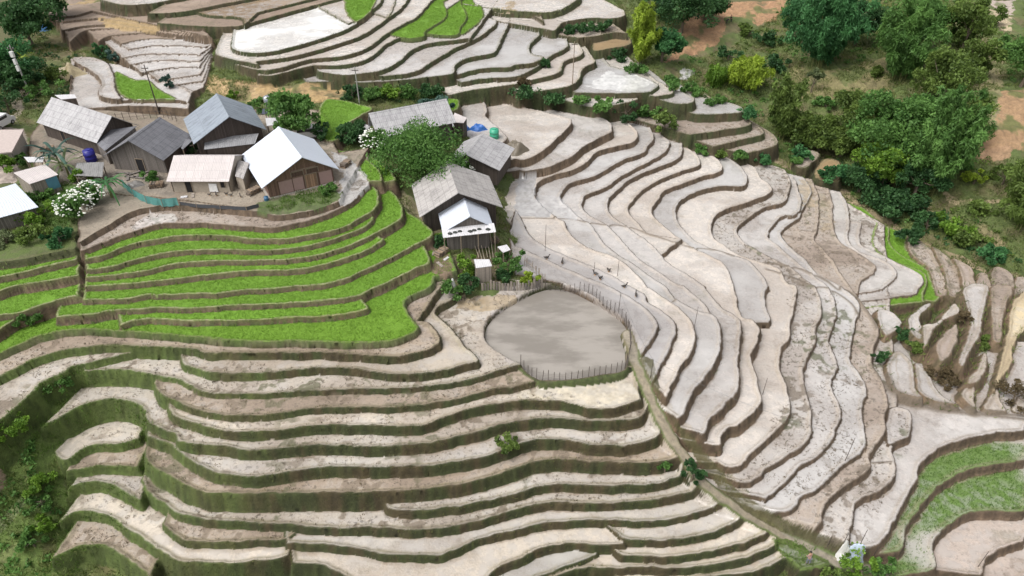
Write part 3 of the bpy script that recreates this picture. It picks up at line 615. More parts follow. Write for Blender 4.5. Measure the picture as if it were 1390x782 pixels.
def terrain_material():
    m, nt, b = nodes('terraced_earth')
    col = N(nt, 'ShaderNodeAttribute', attribute_name='albedo').outputs['Color']
    wet = N(nt, 'ShaderNodeAttribute', attribute_name='wetness').outputs['Fac']
    clod = N(nt, 'ShaderNodeAttribute', attribute_name='clods').outputs['Fac']
    pos = N(nt, 'ShaderNodeNewGeometry').outputs['Position']
    n1 = noise(nt, 2.2, 5, pos, .7); n2 = noise(nt, 4.2, 5, pos, .7); n3 = noise(nt, .35, 3, pos)
    speck = ramp(nt, n1, .53, .62)
    area = ramp(nt, n3, .42, .58)
    dark = mathn(nt, 'MULTIPLY', mathn(nt, 'MULTIPLY', speck, clod), mathn(nt, 'MULTIPLY_ADD', area, .6, .4))
    c = mix(nt, mathn(nt, 'MINIMUM', mathn(nt, 'MULTIPLY', dark, .95), .92), col, (.10, .08, .058))
    # standing water in the low spots, mud showing between
    n4 = noise(nt, .8, 5, pos, .6)
    pud = mathn(nt, 'MULTIPLY', ramp(nt, n4, .42, .58), ramp(nt, wet, .2, .5))
    full = ramp(nt, wet, .8, .97)
    c2 = mix(nt, mathn(nt, 'MULTIPLY', mathn(nt, 'MULTIPLY', pud, .32), mathn(nt, 'SUBTRACT', 1.0, full)), c, (.41, .39, .37))
    bright = mathn(nt, 'MULTIPLY_ADD', n2, mathn(nt, 'SUBTRACT', .75, mathn(nt, 'MULTIPLY', mathn(nt, 'MAXIMUM', mathn(nt, 'MULTIPLY', wet, .8), pud), .6)), mathn(nt, 'MULTIPLY_ADD', mathn(nt, 'MAXIMUM', mathn(nt, 'MULTIPLY', wet, .8), pud), .3, .62))
    hsv = N(nt, 'ShaderNodeHueSaturation'); nt.links.new(c2, hsv.inputs['Color']); nt.links.new(bright, hsv.inputs['Value'])
    nt.links.new(hsv.outputs[0], b.inputs['Base Color'])
    r = mathn(nt, 'SUBTRACT', .92, mathn(nt, 'MULTIPLY', mathn(nt, 'MINIMUM', mathn(nt, 'MULTIPLY', wet, 1.25), 1.0), mathn(nt, 'SUBTRACT', .78, mathn(nt, 'MULTIPLY', dark, .6))))
    r = mathn(nt, 'SUBTRACT', r, mathn(nt, 'MULTIPLY', pud, mathn(nt, 'MAXIMUM', mathn(nt, 'SUBTRACT', r, .07), 0.0)))
    nt.links.new(r, b.inputs['Roughness'])
    nt.links.new(mathn(nt, 'MULTIPLY_ADD', pud, .45, .5), b.inputs['Specular IOR Level'])
    bp = N(nt, 'ShaderNodeBump', Distance=.3)
    h = mathn(nt, 'ADD', n1, mathn(nt, 'MULTIPLY', n2, .5))
    nt.links.new(h, bp.inputs['Height'])
    nt.links.new(mathn(nt, 'MULTIPLY', mathn(nt, 'SUBTRACT', 1.0, mathn(nt, 'MINIMUM', mathn(nt, 'MAXIMUM', pud, mathn(nt, 'MULTIPLY', wet, 1.1)), 1.0)), .6), bp.inputs['Strength'])
    nt.links.new(bp.outputs[0], b.inputs['Normal'])
    return m
def mesh_obj(name, V, F, mat, parent=None, cols=None, smooth_=False, uv=None, loc=None):
    """V (n,3), F (m,k) all faces with k corners"""
    V = np.asarray(V, np.float32); F = np.asarray(F, np.int32)
    me = bpy.data.meshes.new(name)
    me.vertices.add(len(V)); me.vertices.foreach_set('co', V.ravel())
    k = F.shape[1]
    me.loops.add(F.size); me.loops.foreach_set('vertex_index', F.ravel())
    me.polygons.add(len(F)); me.polygons.foreach_set('loop_start', np.arange(0, F.size, k, dtype=np.int32))
    me.polygons.foreach_set('use_smooth', np.full(len(F), smooth_))
    me.update(calc_edges=True)
    if cols is not None:
        for nm, arr in cols.items():
            if arr.ndim == 2:
                a = me.attributes.new(nm, 'FLOAT_COLOR', 'POINT'); a.data.foreach_set('color', np.hstack([arr, np.ones((len(arr), 1))]).astype(np.float32).ravel())
            else:
                a = me.attributes.new(nm, 'FLOAT', 'POINT'); a.data.foreach_set('value', arr.astype(np.float32))
    if uv is not None:
        u = me.uv_layers.new(name='UVMap'); u.data.foreach_set('uv', np.asarray(uv, np.float32).ravel())
    if mat: me.materials.append(mat)
    o = bpy.data.objects.new(name, me); C.objects.link(o)
    if parent: o.parent = parent
    if loc is not None: o.location = loc
    return o

gi = np.arange(NX * NY).reshape(NY, NX)
quads = np.stack([gi[:-1, :-1], gi[:-1, 1:], gi[1:, 1:], gi[1:, :-1]], -1).reshape(-1, 4)
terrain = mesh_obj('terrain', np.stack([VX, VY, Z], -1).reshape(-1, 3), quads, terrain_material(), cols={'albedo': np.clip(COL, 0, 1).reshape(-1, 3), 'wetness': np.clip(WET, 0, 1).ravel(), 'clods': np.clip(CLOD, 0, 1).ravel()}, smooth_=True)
terrain['kind'] = 'structure'
def ring_sheet():
    """the surrounding hillsides beyond the surveyed ground"""
    x0, x1, y0, y1 = X[0] + .5, X[-1] - .5, Y[0] + .5, Y[-1] - .5
    V, F = [], []
    m = 48
    for k in range(m):
        a = 2 * math.pi * k / m; cxm, cym = (x0 + x1) / 2, (y0 + y1) / 2
        ca, sa = math.cos(a), math.sin(a)
        s = min((x1 - x0) / 2 / max(abs(ca), 1e-6), (y1 - y0) / 2 / max(abs(sa), 1e-6))
        for f, dz in ((1, -1.0), (1.6, 6), (4, 25), (12, 40)):
            px, py = cxm + ca * s * f, cym + sa * s * f
            zz = float(gz(min(max(px, x0), x1), min(max(py, y0), y1)))
            V.append((px, py, zz + dz * (1 if (py > 60 or f == 1) else -.6)))
    for k in range(m):
        for j in range(3):
            a, b = k * 4 + j, ((k + 1) % m) * 4 + j
            F.append((a, a + 1, b + 1, b))
    mt, nt, b = nodes('far_grass')
    n = noise(nt, .15, 6); nt.links.new(mix(nt, n, (.06, .08, .025), (.16, .13, .07)), b.inputs['Base Color']); b.inputs['Roughness'].default_value = .95
    o = mesh_obj('hills', V, F, mt, smooth_=True); o['kind'] = 'structure'
ring_sheet()
def water_material():
    m, nt, b = nodes('muddy_water')
    pos = N(nt, 'ShaderNodeNewGeometry').outputs['Position']
    mp = N(nt, 'ShaderNodeMapping'); mp.inputs['Scale'].default_value = (.5, 1.3, 1); nt.links.new(pos, mp.inputs[0])
    n1 = noise(nt, .35, 5, mp.outputs[0], .6)
    nt.links.new(mix(nt, ramp(nt, n1, .40, .64), (.205, .186, .163), (.30, .275, .245)), b.inputs['Base Color'])
    b.inputs['Roughness'].default_value = .03; b.inputs['IOR'].default_value = 1.33
    bp = N(nt, 'ShaderNodeBump', Strength=.1, Distance=.03); nt.links.new(noise(nt, 3.5, 3, mp.outputs[0]), bp.inputs['Height']); nt.links.new(bp.outputs[0], b.inputs['Normal'])
    return m
ctr = POND_IN.mean(0); ringw = ctr + (POND_IN - ctr) * 1.03; kk = len(ringw)
V = [(ctr[0], ctr[1], -2.15)] + [(p[0], p[1], -2.15) for p in ringw]
water = mesh_obj('water', V, [(0, 1 + i, 1 + (i + 1) % kk) for i in range(kk)], water_material()); water['kind'] = 'structure'
# ------------------------------------------------------------------ vegetation
def tag(o, label, cat, group=None, kind=None):
    o['label'] = label; o['category'] = cat
    if group: o['group'] = group
    if kind: o['kind'] = kind
    return o
def empty(name, loc, label=None, cat=None, group=None):
    o = bpy.data.objects.new(name, None); C.objects.link(o); o.location = loc; o.empty_display_size = .3
    if label: tag(o, label, cat, group)
    return o
_fm = {}
def foliage(dark, light, tr=.38):
    light = tuple(min(.6, c * 1.18) for c in light)
    key = (dark, light, tr)
    if key in _fm: return _fm[key]
    m, nt, b = nodes('foliage')
    a = N(nt, 'ShaderNodeAttribute', attribute_name='tint').outputs['Fac']
    col = mix(nt, a, dark, light)
    nt.links.new(col, b.inputs['Base Color']); b.inputs['Roughness'].default_value = .55; b.inputs['Specular IOR Level'].default_value = .25
    t_ = N(nt, 'ShaderNodeBsdfTranslucent'); nt.links.new(col, t_.inputs['Color'])
    ms = N(nt, 'ShaderNodeMixShader'); ms.inputs[0].default_value = tr
    nt.links.new(b.outputs[0], ms.inputs[1]); nt.links.new(t_.outputs[0], ms.inputs[2])
    nt.links.new(ms.outputs[0], nt.nodes['Material Output'].inputs['Surface'])
    _fm[key] = m; return m
def unit(v): return v / np.maximum(np.linalg.norm(v, axis=-1, keepdims=True), 1e-6)

def blades(name, P3, h, w, mat, tint, nb=3, spread=.18, lean=.5, rng=RNG):
    """tufts of narrow upright blades"""
    n = len(P3); P3 = np.repeat(P3, nb, 0); tint = np.repeat(tint, nb) + rng.normal(0, .1, n * nb); n *= nb
    h = np.repeat(np.broadcast_to(h, n // nb), nb) * rng.uniform(.6, 1.25, n)
    off = rng.normal(0, spread, (n, 2)); b = P3.copy(); b[:, :2] += off * .6
    a = rng.uniform(0, 6.283, n); s = np.stack([np.cos(a), np.sin(a), np.zeros(n)], -1) * (w * .5)
    l = rng.normal(0, lean, (n, 2)) * h[:, None]
    tip = b + np.stack([l[:, 0], l[:, 1], h], -1); b[:, 2] -= .06
    V = np.stack([b - s, b + s, tip], 1).reshape(-1, 3)
    F = np.arange(n * 3).reshape(-1, 3)
    return mesh_obj(name, V, F, mat, cols={'tint': np.clip(np.repeat(tint, 3), 0, 1)})
AREA = np.gradient(Y)[:, None] * DX * np.ones((1, NX))
VIS = (PXX > -60) & (PXX < 1450) & (PXY > -50) & (PXY < 830)
def scatter(mask, per_m2, rng=RNG):
    p = np.where(mask & VIS, AREA * per_m2, 0)
    cnt = rng.poisson(p); r, c = np.nonzero(cnt); k = cnt[r, c]; r = np.repeat(r, k); c = np.repeat(c, k)
    x = X[c] + rng.uniform(-.5, .5, len(c)) * DX; y = Y[r] + rng.uniform(-.5, .5, len(r)) * np.gradient(Y)[r]
    x = np.clip(x, X[0], X[-2]); y = np.clip(y, Y[0], Y[-2])
    return np.stack([x, y, gz(x, y)], -1), r, c
def pxm(pts, soft=6):
    m = np.zeros(Z.shape, bool); r, c = px_mask(pts, soft); m[r, c] = True; return m
RICE = foliage((.098, .208, .014), (.18, .29, .042), .35)
gcell = on & isgreen[idx] & (SD > .09)
reg_up = (PXY < 255) & (PXX < 800) & ~pxm([(380,180),(560,180),(560,260),(440,260)], 0); reg_rt = PXX > 1000
for m_, lab in ((gcell & ~reg_up & ~reg_rt, 'bright green rice seedlings covering the curved terraces below the houses'), (gcell & reg_up, 'bright green rice seedlings on the plots above and behind the houses'), (gcell & reg_rt, 'green rice seedlings on the narrow stepped strip at the far right of the fan')):
    p, r, c = scatter(m_, 40)
    thin = fbm(p[:, 0], p[:, 1], 2.6, 3) + RNG.normal(0, .05, len(p)) > .27
    p = p[thin]
    o = blades('rice_seedlings', p, .13, .06, RICE, np.clip(.2 + .75 * fbm(p[:, 0] + 9, p[:, 1], 3.0, 3), 0, 1), 3, .12, .7); tag(o, lab, 'rice seedlings', kind='stuff')
p, r, c = scatter(on & issparse[idx] & (SD > .2), 26)
thin = fbm(p[:, 0] * .7, p[:, 1], 5.0, 4) + RNG.normal(0, .06, len(p)) < .62
o = blades('rice_seedlings', p[thin], .24, .05, foliage((.05, .12, .015), (.16, .26, .06)), RNG.random(thin.sum()), 3, .12, .35); tag(o, 'thin green rice seedlings standing in water at the bottom right', 'rice seedlings', kind='stuff')
# grass on the terrace walls
GRASS = foliage((.035, .055, .012), (.13, .14, .045), .2)
wall = on & (lut_rs[idx] == 0) & (SD < .22) & (SD > -.85) & (Z - Z2 > .15)
foot_g = FOOT & on & (PXY > 430) & (PXX < 1000)
gul = pxm([(868,480),(885,490),(905,560),(945,590),(985,640),(1040,690),(1180,747),(1180,757),(1060,722),(975,663),(921,590),(872,500)])
p, r, c = scatter((wall | foot_g | gul) & (PD > .5), 18); p = p[fbm(p[:, 0], p[:, 1], 2.3, 3) + RNG.normal(0, .08, len(p)) > .47]
o = blades('grass', p, .2, .05, GRASS, RNG.random(len(p)), 3, .16, .6); tag(o, 'short olive grass growing along the terrace walls', 'grass', kind='stuff')
wall = on & ((lut_rs[idx] == 4) | (lut_rs[idx] == 3)) & (SD < .1) & (SD > -1.4)
p1, _, _ = scatter(wall, 3.5)
lg = pxm([(-40,480),(100,490),(210,560),(200,640),(180,700),(90,790),(-40,790)]) & (((SD < .1) & on & (Z - Z2 > .1)) | (ID == -1)) | pxm([(365,262),(455,255),(450,275),(365,290)]) | pxm([(45,255),(100,245),(95,300),(60,310)]) | pxm([(1052,735),(1130,750),(1110,775),(1060,760)])
p3, _, _ = scatter(lg, 22); p3 = p3[fbm(p3[:, 0], p3[:, 1], 2.4, 3) > .42]
o = blades('grass', p3, .3, .08, foliage((.04, .085, .012), (.13, .22, .04), .3), np.clip(fbm(p3[:, 0], p3[:, 1], 3, 2) + RNG.normal(0, .15, len(p3)), 0, 1), 3, .2, .6); tag(o, 'fresh green grass on the banks at the lower left and in the gardens', 'grass', kind='stuff')
basec = ID == -1
bare = pxm(P('1:-60,450 100,455 240,450 330,420 400,450 470,470 440,530 300,545 100,535 -60,560')) | pxm([(930,0),(1080,0),(1000,60),(960,75),(900,90),(900,60)]) | pxm([(1295,130),(1400,120),(1400,215),(1300,215)]) | pxm([(-60,170),(60,170),(40,250),(-60,245)]) | pxm([(570,255),(620,340),(590,345),(545,260)]) | pxm([(855,460),(870,460),(1180,755),(1160,770),(1040,735),(930,640)]) | pxm([(100,0),(160,0),(165,40),(120,70),(60,60)]) | pxm([(1310,0),(1390,0),(1390,50),(1310,40)])
p2, r2, _ = scatter(basec & ~bare, 7)
p2 = p2[fbm(p2[:, 0], p2[:, 1], 3.4, 3) > .36]
pw = np.vstack([p1, p2])
o = blades('weeds', pw, .42, .12, foliage((.05, .085, .018), (.19, .22, .07), .25), np.clip(fbm(pw[:, 0], pw[:, 1], 5, 2) + RNG.normal(0, .2, len(pw)), 0, 1), 3, .3, .7); tag(o, 'rough weeds covering the banks and slopes between the plots', 'weeds', kind='stuff')
p, r, c = scatter(on & (CLOD > .65) & (SD > .35), 6)
p = p[fbm(p[:, 0] + 40, p[:, 1] + 20, 1.6, 3) + RNG.normal(0, .05, len(p)) > .55]
o = blades('rice_stubble', p, .12, .12, foliage((.05, .04, .025), (.15, .12, .06), .1), RNG.random(len(p)), 3, .12, .8); tag(o, 'dark clumps of old stubble lying in the muddy plots', 'stubble', kind='stuff')

PAL = {'teal': ((.016,.07,.024), (.10,.26,.09)), 'mid': ((.036,.10,.022), (.16,.30,.075)), 'bright': ((.05,.12,.012), (.21,.35,.05)), 'yellow': ((.10,.16,.016), (.38,.50,.06)),
       'olive': ((.042,.075,.016), (.18,.26,.06)), 'dark': ((.015,.05,.017), (.075,.165,.055)), 'blue': ((.02,.055,.045), (.12,.21,.165)), 'brown': ((.055,.044,.022), (.19,.145,.08)), 'pale': ((.07,.10,.04), (.26,.31,.155))}
def leaf_cloud(cent, rad, per, size, droop=.2, rng=RNG, up=.3, tilt=1.0):
    """leaf blades spread through clumps: cent (k,3), rad (k,3)"""
    k = len(cent); n = k * per
    ct = np.repeat(cent, per, 0); rd = np.repeat(rad, per, 0)
    v = unit(rng.normal(0, 1, (n, 3))); r = rng.random((n, 1)) ** .45
    c = ct + v * rd * r
    d = unit(v * .7 + rng.normal(0, .6, (n, 3)) * tilt + np.array([0, 0, up - droop * 2]))
    s = unit(np.cross(d, rng.normal(0, 1, (n, 3))))
    L = size[0] * rng.uniform(.6, 1.3, (n, 1)); W = size[1] * rng.uniform(.6, 1.3, (n, 1))
    V = np.stack([c - d * L * .5, c + s * W * .5, c + d * L * .5, c - s * W * .5], 1).reshape(-1, 3)
    tint = np.repeat(np.repeat(rng.random(k), per) * .55 + rng.random(n) * .45, 4)
    return V, np.arange(n * 4).reshape(-1, 4), tint
def undergrowth(mask, per_m2, pal, label, rad=(.35, .9), per=22, size=(.42, .28)):
    p, r_, c_ = scatter(mask, per_m2); k = len(p)
    rd = RNG.uniform(*rad, k); p[:, 2] += rd * .35
    V, F, tn = leaf_cloud(p, np.stack([rd, rd, rd * .6], -1), per, size, up=.4)
    o = mesh_obj('undergrowth', V, F, foliage(*PAL[pal]), cols={'tint': tn}); tag(o, label, 'undergrowth', kind='stuff')
def tube(path, rads, sides=6):
    path = np.asarray(path, float); m = len(path); V = []; F = []
    for i in range(m):
        d = path[min(i + 1, m - 1)] - path[max(i - 1, 0)]; d = d / (np.linalg.norm(d) + 1e-9)
        a = np.cross(d, [0, 0, 1.0]) if abs(d[2]) < .9 else np.cross(d, [1.0, 0, 0]); a /= np.linalg.norm(a); b = np.cross(d, a)
        for j in range(sides):
            t_ = 2 * math.pi * j / sides; V.append(path[i] + (a * math.cos(t_) + b * math.sin(t_)) * rads[i])
    for i in range(m - 1):
        for j in range(sides):
            F.append((i * sides + j, i * sides + (j + 1) % sides, (i + 1) * sides + (j + 1) % sides, (i + 1) * sides + j))
    return V, F
def join(parts):
    V, F = [], []
    for v, f in parts:
        o = len(V); V += list(v); F += [tuple(i + o for i in q) for q in f]
    return V, F
def simple(name, rgb, rough=.7, metal=0, var=.25, scale=3.0, bump=0.0):
    m, nt, b = nodes(name)
    pos = N(nt, 'ShaderNodeTexCoord').outputs['Object']
    n = noise(nt, scale, 4, pos)
    nt.links.new(mix(nt, n, tuple(c * (1 - var) for c in rgb), tuple(min(1, c * (1 + var)) for c in rgb)), b.inputs['Base Color'])
    b.inputs['Roughness'].default_value = rough; b.inputs['Metallic'].default_value = metal
    if bump:
        bp = N(nt, 'ShaderNodeBump', Strength=bump, Distance=.05); nt.links.new(n, bp.inputs['Height']); nt.links.new(bp.outputs[0], b.inputs['Normal'])
    return m
BARK = simple('bark', (.14, .11, .08), .9, bump=.5); CULM = simple('bamboo_culm', (.16, .17, .06), .6)

def tree(px, py, h, r, pal, label, kind='tree', rng=RNG, n=30, per=170, size=(.55, .36), trunk=.28, cat=None, squash=.8, group=None, at_=None, low=.3):
    if kind == "bushy_tree" and h > 3.5: r *= 1.25; h *= 1.08; n = int(n * 1.3)
    """broadleaf tree or bush: tapered trunk with limbs, crown of separate leaf clumps"""
    b = hit(px, py) if at_ is None else at_
    root = empty(kind, b, label, cat or ('tree' if kind.endswith('tree') else 'bush'), group)
    cz0 = h * low; cents = []; rads = []
    lobes = [(rng.uniform(0, 6.283), rng.uniform(.2, .55), rng.uniform(.62, 1.0)) for _ in range(5)]
    for i in range(n):
        u = rng.random(); z = cz0 + (h - cz0) * (u ** .8)
        prof = math.sin(math.pi * min(max((z - cz0 * .55) / (h - cz0 * .5), .06), .96)) ** .6
        a = rng.uniform(0, 6.283); q = r * prof * math.sqrt(rng.uniform(.1, 1))
        la, lo_, ls = lobes[i % 5]; z = cz0 + (z - cz0) * ls; q *= .72
        cents.append((math.cos(a) * q + math.cos(la) * lo_ * r, math.sin(a) * q + math.sin(la) * lo_ * r, z)); cr = r * rng.uniform(.13, .36); rads.append((cr, cr, cr * squash))
    cents = np.array(cents); rads = np.array(rads)
    parts = []
    top = np.array([rng.normal(0, .1 * r), rng.normal(0, .1 * r), h * .72])
    parts.append(tube([(0, 0, -.4), top * .35 + rng.normal(0, .05, 3), top * .7, top], [trunk * 1.2, trunk, trunk * .6, trunk * .2]))
    for c in cents[:9]:
        s = top * rng.uniform(.3, .75); parts.append(tube([s, s * .5 + c * .5 + np.array([0, 0, -.1 * r]), c], [trunk * .4, trunk * .25, trunk * .08], 5))
    V, F = join(parts); mesh_obj('trunk', V, F, BARK, root)
    V, F, tn = leaf_cloud(cents, rads, per, size, rng=rng)
    mesh_obj('crown', V, F, foliage(*PAL[pal]), root, cols={'tint': tn})
    return root
def bamboo(px, py, h, r, pal, label, rng=RNG, culms=9, fronds=46, per=70, arch=.5, cat='bamboo', group=None, leaf=(.95, .24)):
    """clump of arching culms carrying drooping leaf plumes"""
    b = hit(px, py); root = empty('bamboo_clump', b, label, cat, group)
    cents = []; rads = []; ft = []
    for i in range(fronds):
        tf = rng.random()
        a = rng.uniform(0, 6.283); lean = r * rng.uniform(.1, 1.0) ; hh = h * rng.uniform(.45, 1.12) * (1 - .35 * (lean / r) ** 2)
        b0 = np.array([math.cos(a), math.sin(a), 0]) * r * .25 * rng.random()
        pts = []
        for t_ in np.linspace(0, 1, 7):
            out = lean * (t_ ** 2.2); z = hh * (1.12 * t_ - .22 * arch * t_ ** 4)
            pts.append(b0 + np.array([math.cos(a) * out, math.sin(a) * out, z]))
        pts[0][2] -= .3
        if i < culms:
            V, F = tube(pts, np.linspace(.07, .02, 7), 5); mesh_obj('culm', V, F, CULM, root)
        for t_ in rng.uniform(.28, 1.0, 7):
            k = t_ * 6; j = int(min(k, 5)); p = pts[j] * (1 - (k - j)) + pts[j + 1] * (k - j)
            cents.append(p + rng.normal(0, .25, 3)); q = rng.uniform(.55, 1.25) * r * .085 + .28; rads.append((q, q, q * 1.5)); ft.append(tf * .65 + .3 * t_)
    V, F, tn = leaf_cloud(np.array(cents), np.array(rads), max(18, int(per * .5)), leaf, droop=.45, rng=rng, up=.1); tn = np.clip(np.repeat(np.array(ft), len(tn) // len(ft)) * .8 + tn * .3 - .08, 0, 1)
    mesh_obj('foliage', V, F, foliage(*PAL[pal]), root, cols={'tint': tn})
    return root
def fan_plant(px, py, h, pal, label, kind='banana_plant', n=12, width=.42, rng=RNG, cat='plant', stem=True, at_=None, spread=.9):
    """banana, palm or tall grass: long arching leaves from one base"""
    b = hit(px, py) if at_ is None else at_
    root = empty(kind, b, label, cat)
    if stem:
        V, F = tube([(0, 0, -.3), (.05, 0, h * .25), (0, .06, h * .5)], [.16, .13, .09]); mesh_obj('stem', V, F, CULM, root)
    V = []; F = []; T_ = []
    for i in range(n):
        a = 2 * math.pi * i / n + rng.uniform(-.4, .4); L = h * rng.uniform(.6, 1.0); lift = rng.uniform(.25, .9)
        z0 = h * (.5 if stem else .05) * rng.uniform(.8, 1.1); tv = rng.random()
        o = len(V)
        for j, t_ in enumerate(np.linspace(0, 1, 7)):
            x = L * spread * (t_ - .12 * t_ ** 3); z = z0 + L * (lift * 1.1 * t_ - 1.05 * t_ ** 2.2 * (1.05 - .55 * lift))
            wv = width * math.sin(math.pi * min(.97, .1 + .88 * t_)) * .5
            V += [(math.cos(a) * x - math.sin(a) * wv, math.sin(a) * x + math.cos(a) * wv, z - wv * .25), (math.cos(a) * x, math.sin(a) * x, z), (math.cos(a) * x + math.sin(a) * wv, math.sin(a) * x - math.cos(a) * wv, z - wv * .25)]
            T_ += [tv] * 3
        for j in range(6):
            for q in (0, 1): F.append((o + j * 3 + q, o + j * 3 + q + 1, o + j * 3 + q + 4, o + j * 3 + q + 3))
    mesh_obj('leaves' if kind != 'palm_tree' else 'fronds', V, F, foliage(*PAL[pal]), root, cols={'tint': np.array(T_)})
    return root

wood_px = pxm([(880,-20),(1420,-20),(1420,420),(1390,372),(1300,338),(1200,296),(1100,232),(1030,200),(950,150),(890,110)]) & basec & ~bare
dry = pxm([(1070,80),(1130,95),(1210,75),(1215,120),(1190,140),(1090,150),(1060,120)]) | pxm([(1320,70),(1370,60),(1365,110),(1350,170),(1315,180)]) | pxm([(1280,255),(1390,260),(1390,285),(1280,275)])
nz = fbm(GX, GY, 7, 3)
undergrowth(wood_px & ~dry & (nz > .5), .30, 'mid', 'fresh green undergrowth filling the ravine between the trees')
undergrowth(wood_px & ~dry & (nz < .52), .16, 'olive', 'olive scrub scattered over the open slope of the ravine')
undergrowth(wood_px & pxm([(1090,215),(1180,230),(1260,270),(1330,320),(1390,350),(1390,380),(1300,338),(1200,296),(1110,236)]), .5, 'dark', 'dark undergrowth deep in the ravine')
undergrowth(basec & ~bare & pxm([(690,120),(760,130),(860,140),(930,160),(960,150),(1010,180),(940,195),(860,168),(780,150),(690,135)]), .7, 'mid', 'leafy undergrowth on the bank between the pools and the fan')
undergrowth(basec & ~bare & pxm([(-40,-20),(100,-20),(60,60),(120,80),(100,140),(40,150),(-40,170)]), .3, 'dark', 'dark undergrowth around the trees at the top left')
undergrowth(pxm([(-20,500),(90,520),(70,600),(85,690),(60,790),(-20,790)]) & basec, .35, 'mid', 'green undergrowth in the gully at the lower left')
undergrowth(pxm([(455,125),(620,115),(640,135),(600,140),(460,140)]) & basec, .5, 'dark', 'dark undergrowth on the bank above the long roof')
GB = 'bamboo clumps on the wooded slope'; GT = 'trees on the wooded slope'; GS = 'bushes along the ravine'
bamboo(1112, 92, 16, 7, 'teal', 'tall dark blue-green bamboo clump right of the bare red slope', fronds=80, per=120, group=GB)
bamboo(1216, 108, 15, 6.5, 'mid', 'broad lighter green bamboo clump at the top between two darker trees', fronds=80, per=120, group=GB)
bamboo(1262, 262, 17, 5.2, 'mid', 'tallest green bamboo clump standing over the ravine with bare culms showing below', fronds=90, per=120, culms=16, group=GB)
bamboo(868, 88, 12, 3.0, 'yellow', 'narrow yellow-green bamboo clump beside the brown upper terraces', fronds=46, per=90, group=GB)
bamboo(1058, 188, 12, 3.6, 'olive', 'thin olive bamboo clump at the left end of the woods above the small brown terraces', fronds=40, per=70, culms=10, group=GB)
bamboo(1386, 312, 12, 5.0, 'olive', 'olive bamboo clump cut off by the right edge above the ravine', fronds=46, per=90, group=GB)
bamboo(1010, 118, 5.5, 4.6, 'yellow', 'low bright yellow-green bamboo thicket leaning over the pool', fronds=44, per=90, culms=6, group=GB)
bamboo(972, 118, 3.5, 2.6, 'bright', 'small green bamboo thicket at the end of the bright one beside the pool', fronds=26, per=70, culms=5, group=GB)
tree(1297, 88, 12, 4.2, 'olive', 'olive-brown leafy tree at the top right of the bamboo', 'bushy_tree', n=36, group=GT)
tree(1272, 150, 9.5, 4.6, 'olive', 'yellowish olive tree rising behind the tallest bamboo', 'bushy_tree', n=36, group=GT)
tree(1180, 215, 10.5, 5.4, 'mid', 'round green tree in the middle of the ravine woods', 'bushy_tree', n=44, group=GT)
tree(1196, 252, 7, 3.6, 'bright', 'lighter yellow-green tree in front of the dark hollow left of the tall bamboo', 'bushy_tree', n=34, group=GT)
tree(1110, 205, 6, 3.8, 'olive', 'low spreading olive tree right of the thin bamboo', 'bushy_tree', n=30, group=GT)
tree(1140, 212, 5, 3.0, 'olive', 'small olive tree between the spreading tree and the round green tree', 'bushy_tree', n=26, group=GT)
tree(1240, 268, 6, 3.0, 'dark', 'dark shaded tree in the hollow at the foot of the tall bamboo', 'bushy_tree', n=28, group=GT)
tree(1165, 262, 4.2, 3.2, 'dark', 'dark green tree low in the ravine behind the green strip', 'bushy_tree', n=26, group=GT)
tree(1210, 292, 3.6, 3.4, 'dark', 'dark tree hanging over the edge of the brown bank', 'bushy_tree', n=26, group=GT)
tree(1160, 62, 10, 3.6, 'dark', 'dark tree squeezed between the two upper bamboo clumps', 'bushy_tree', n=30, group=GT)
tree(925, 45, 9, 5.4, 'dark', 'dark tree mass left of the red slope at the top edge', 'bushy_tree', n=40, group=GT)
tree(898, 84, 6, 3.2, 'teal', 'dark blue-green tree tucked behind the yellow bamboo', 'bushy_tree', n=28, group=GT)
tree(905, 22, 9, 4.5, 'teal', 'blue-green tree at the top edge behind the yellow bamboo', 'bushy_tree', n=30, group=GT)
tree(1385, 118, 9, 3.6, 'mid', 'green tree at the right edge above the bare red terrace', 'bushy_tree', n=30, group=GT)
tree(1101, 126, 4.6, 1.7, 'pale', 'small pale tree with a thin bare trunk on the dry clearing', 'slender_tree', n=10, per=60, trunk=.12, low=.62, group=GT)
tree(1232, 200, 9, 4.4, 'mid', 'green tree left of the tallest bamboo, level with its middle', 'bushy_tree', n=36, group=GT)
tree(1216, 236, 8, 4.0, 'mid', 'green tree between the round green tree and the tallest bamboo', 'bushy_tree', n=34, group=GT)
tree(1152, 190, 8, 4.2, 'olive', 'olive tree behind the round green tree', 'bushy_tree', n=32, group=GT)
tree(1085, 195, 6, 3.4, 'olive', 'olive tree just right of the thin olive bamboo', 'bushy_tree', n=28, group=GT)
tree(1298, 200, 8, 3.6, 'olive', 'olive tree right behind the tallest bamboo', 'bushy_tree', n=30, group=GT)
tree(1310, 110, 8, 3.4, 'olive', 'olive tree at the right edge of the upper woods', 'bushy_tree', n=30, group=GT)
tree(1255, 75, 12, 4.6, 'mid', 'tall green tree between the light bamboo and the olive-brown tree', 'bushy_tree', n=40, group=GT)
tree(1090, 60, 9, 4.0, 'teal', 'blue-green tree at the left side of the dark bamboo', 'bushy_tree', n=32, group=GT)
tree(955, 30, 6, 3.6, 'dark', 'dark tree at the left edge of the red slope', 'bushy_tree', n=30, group=GT)
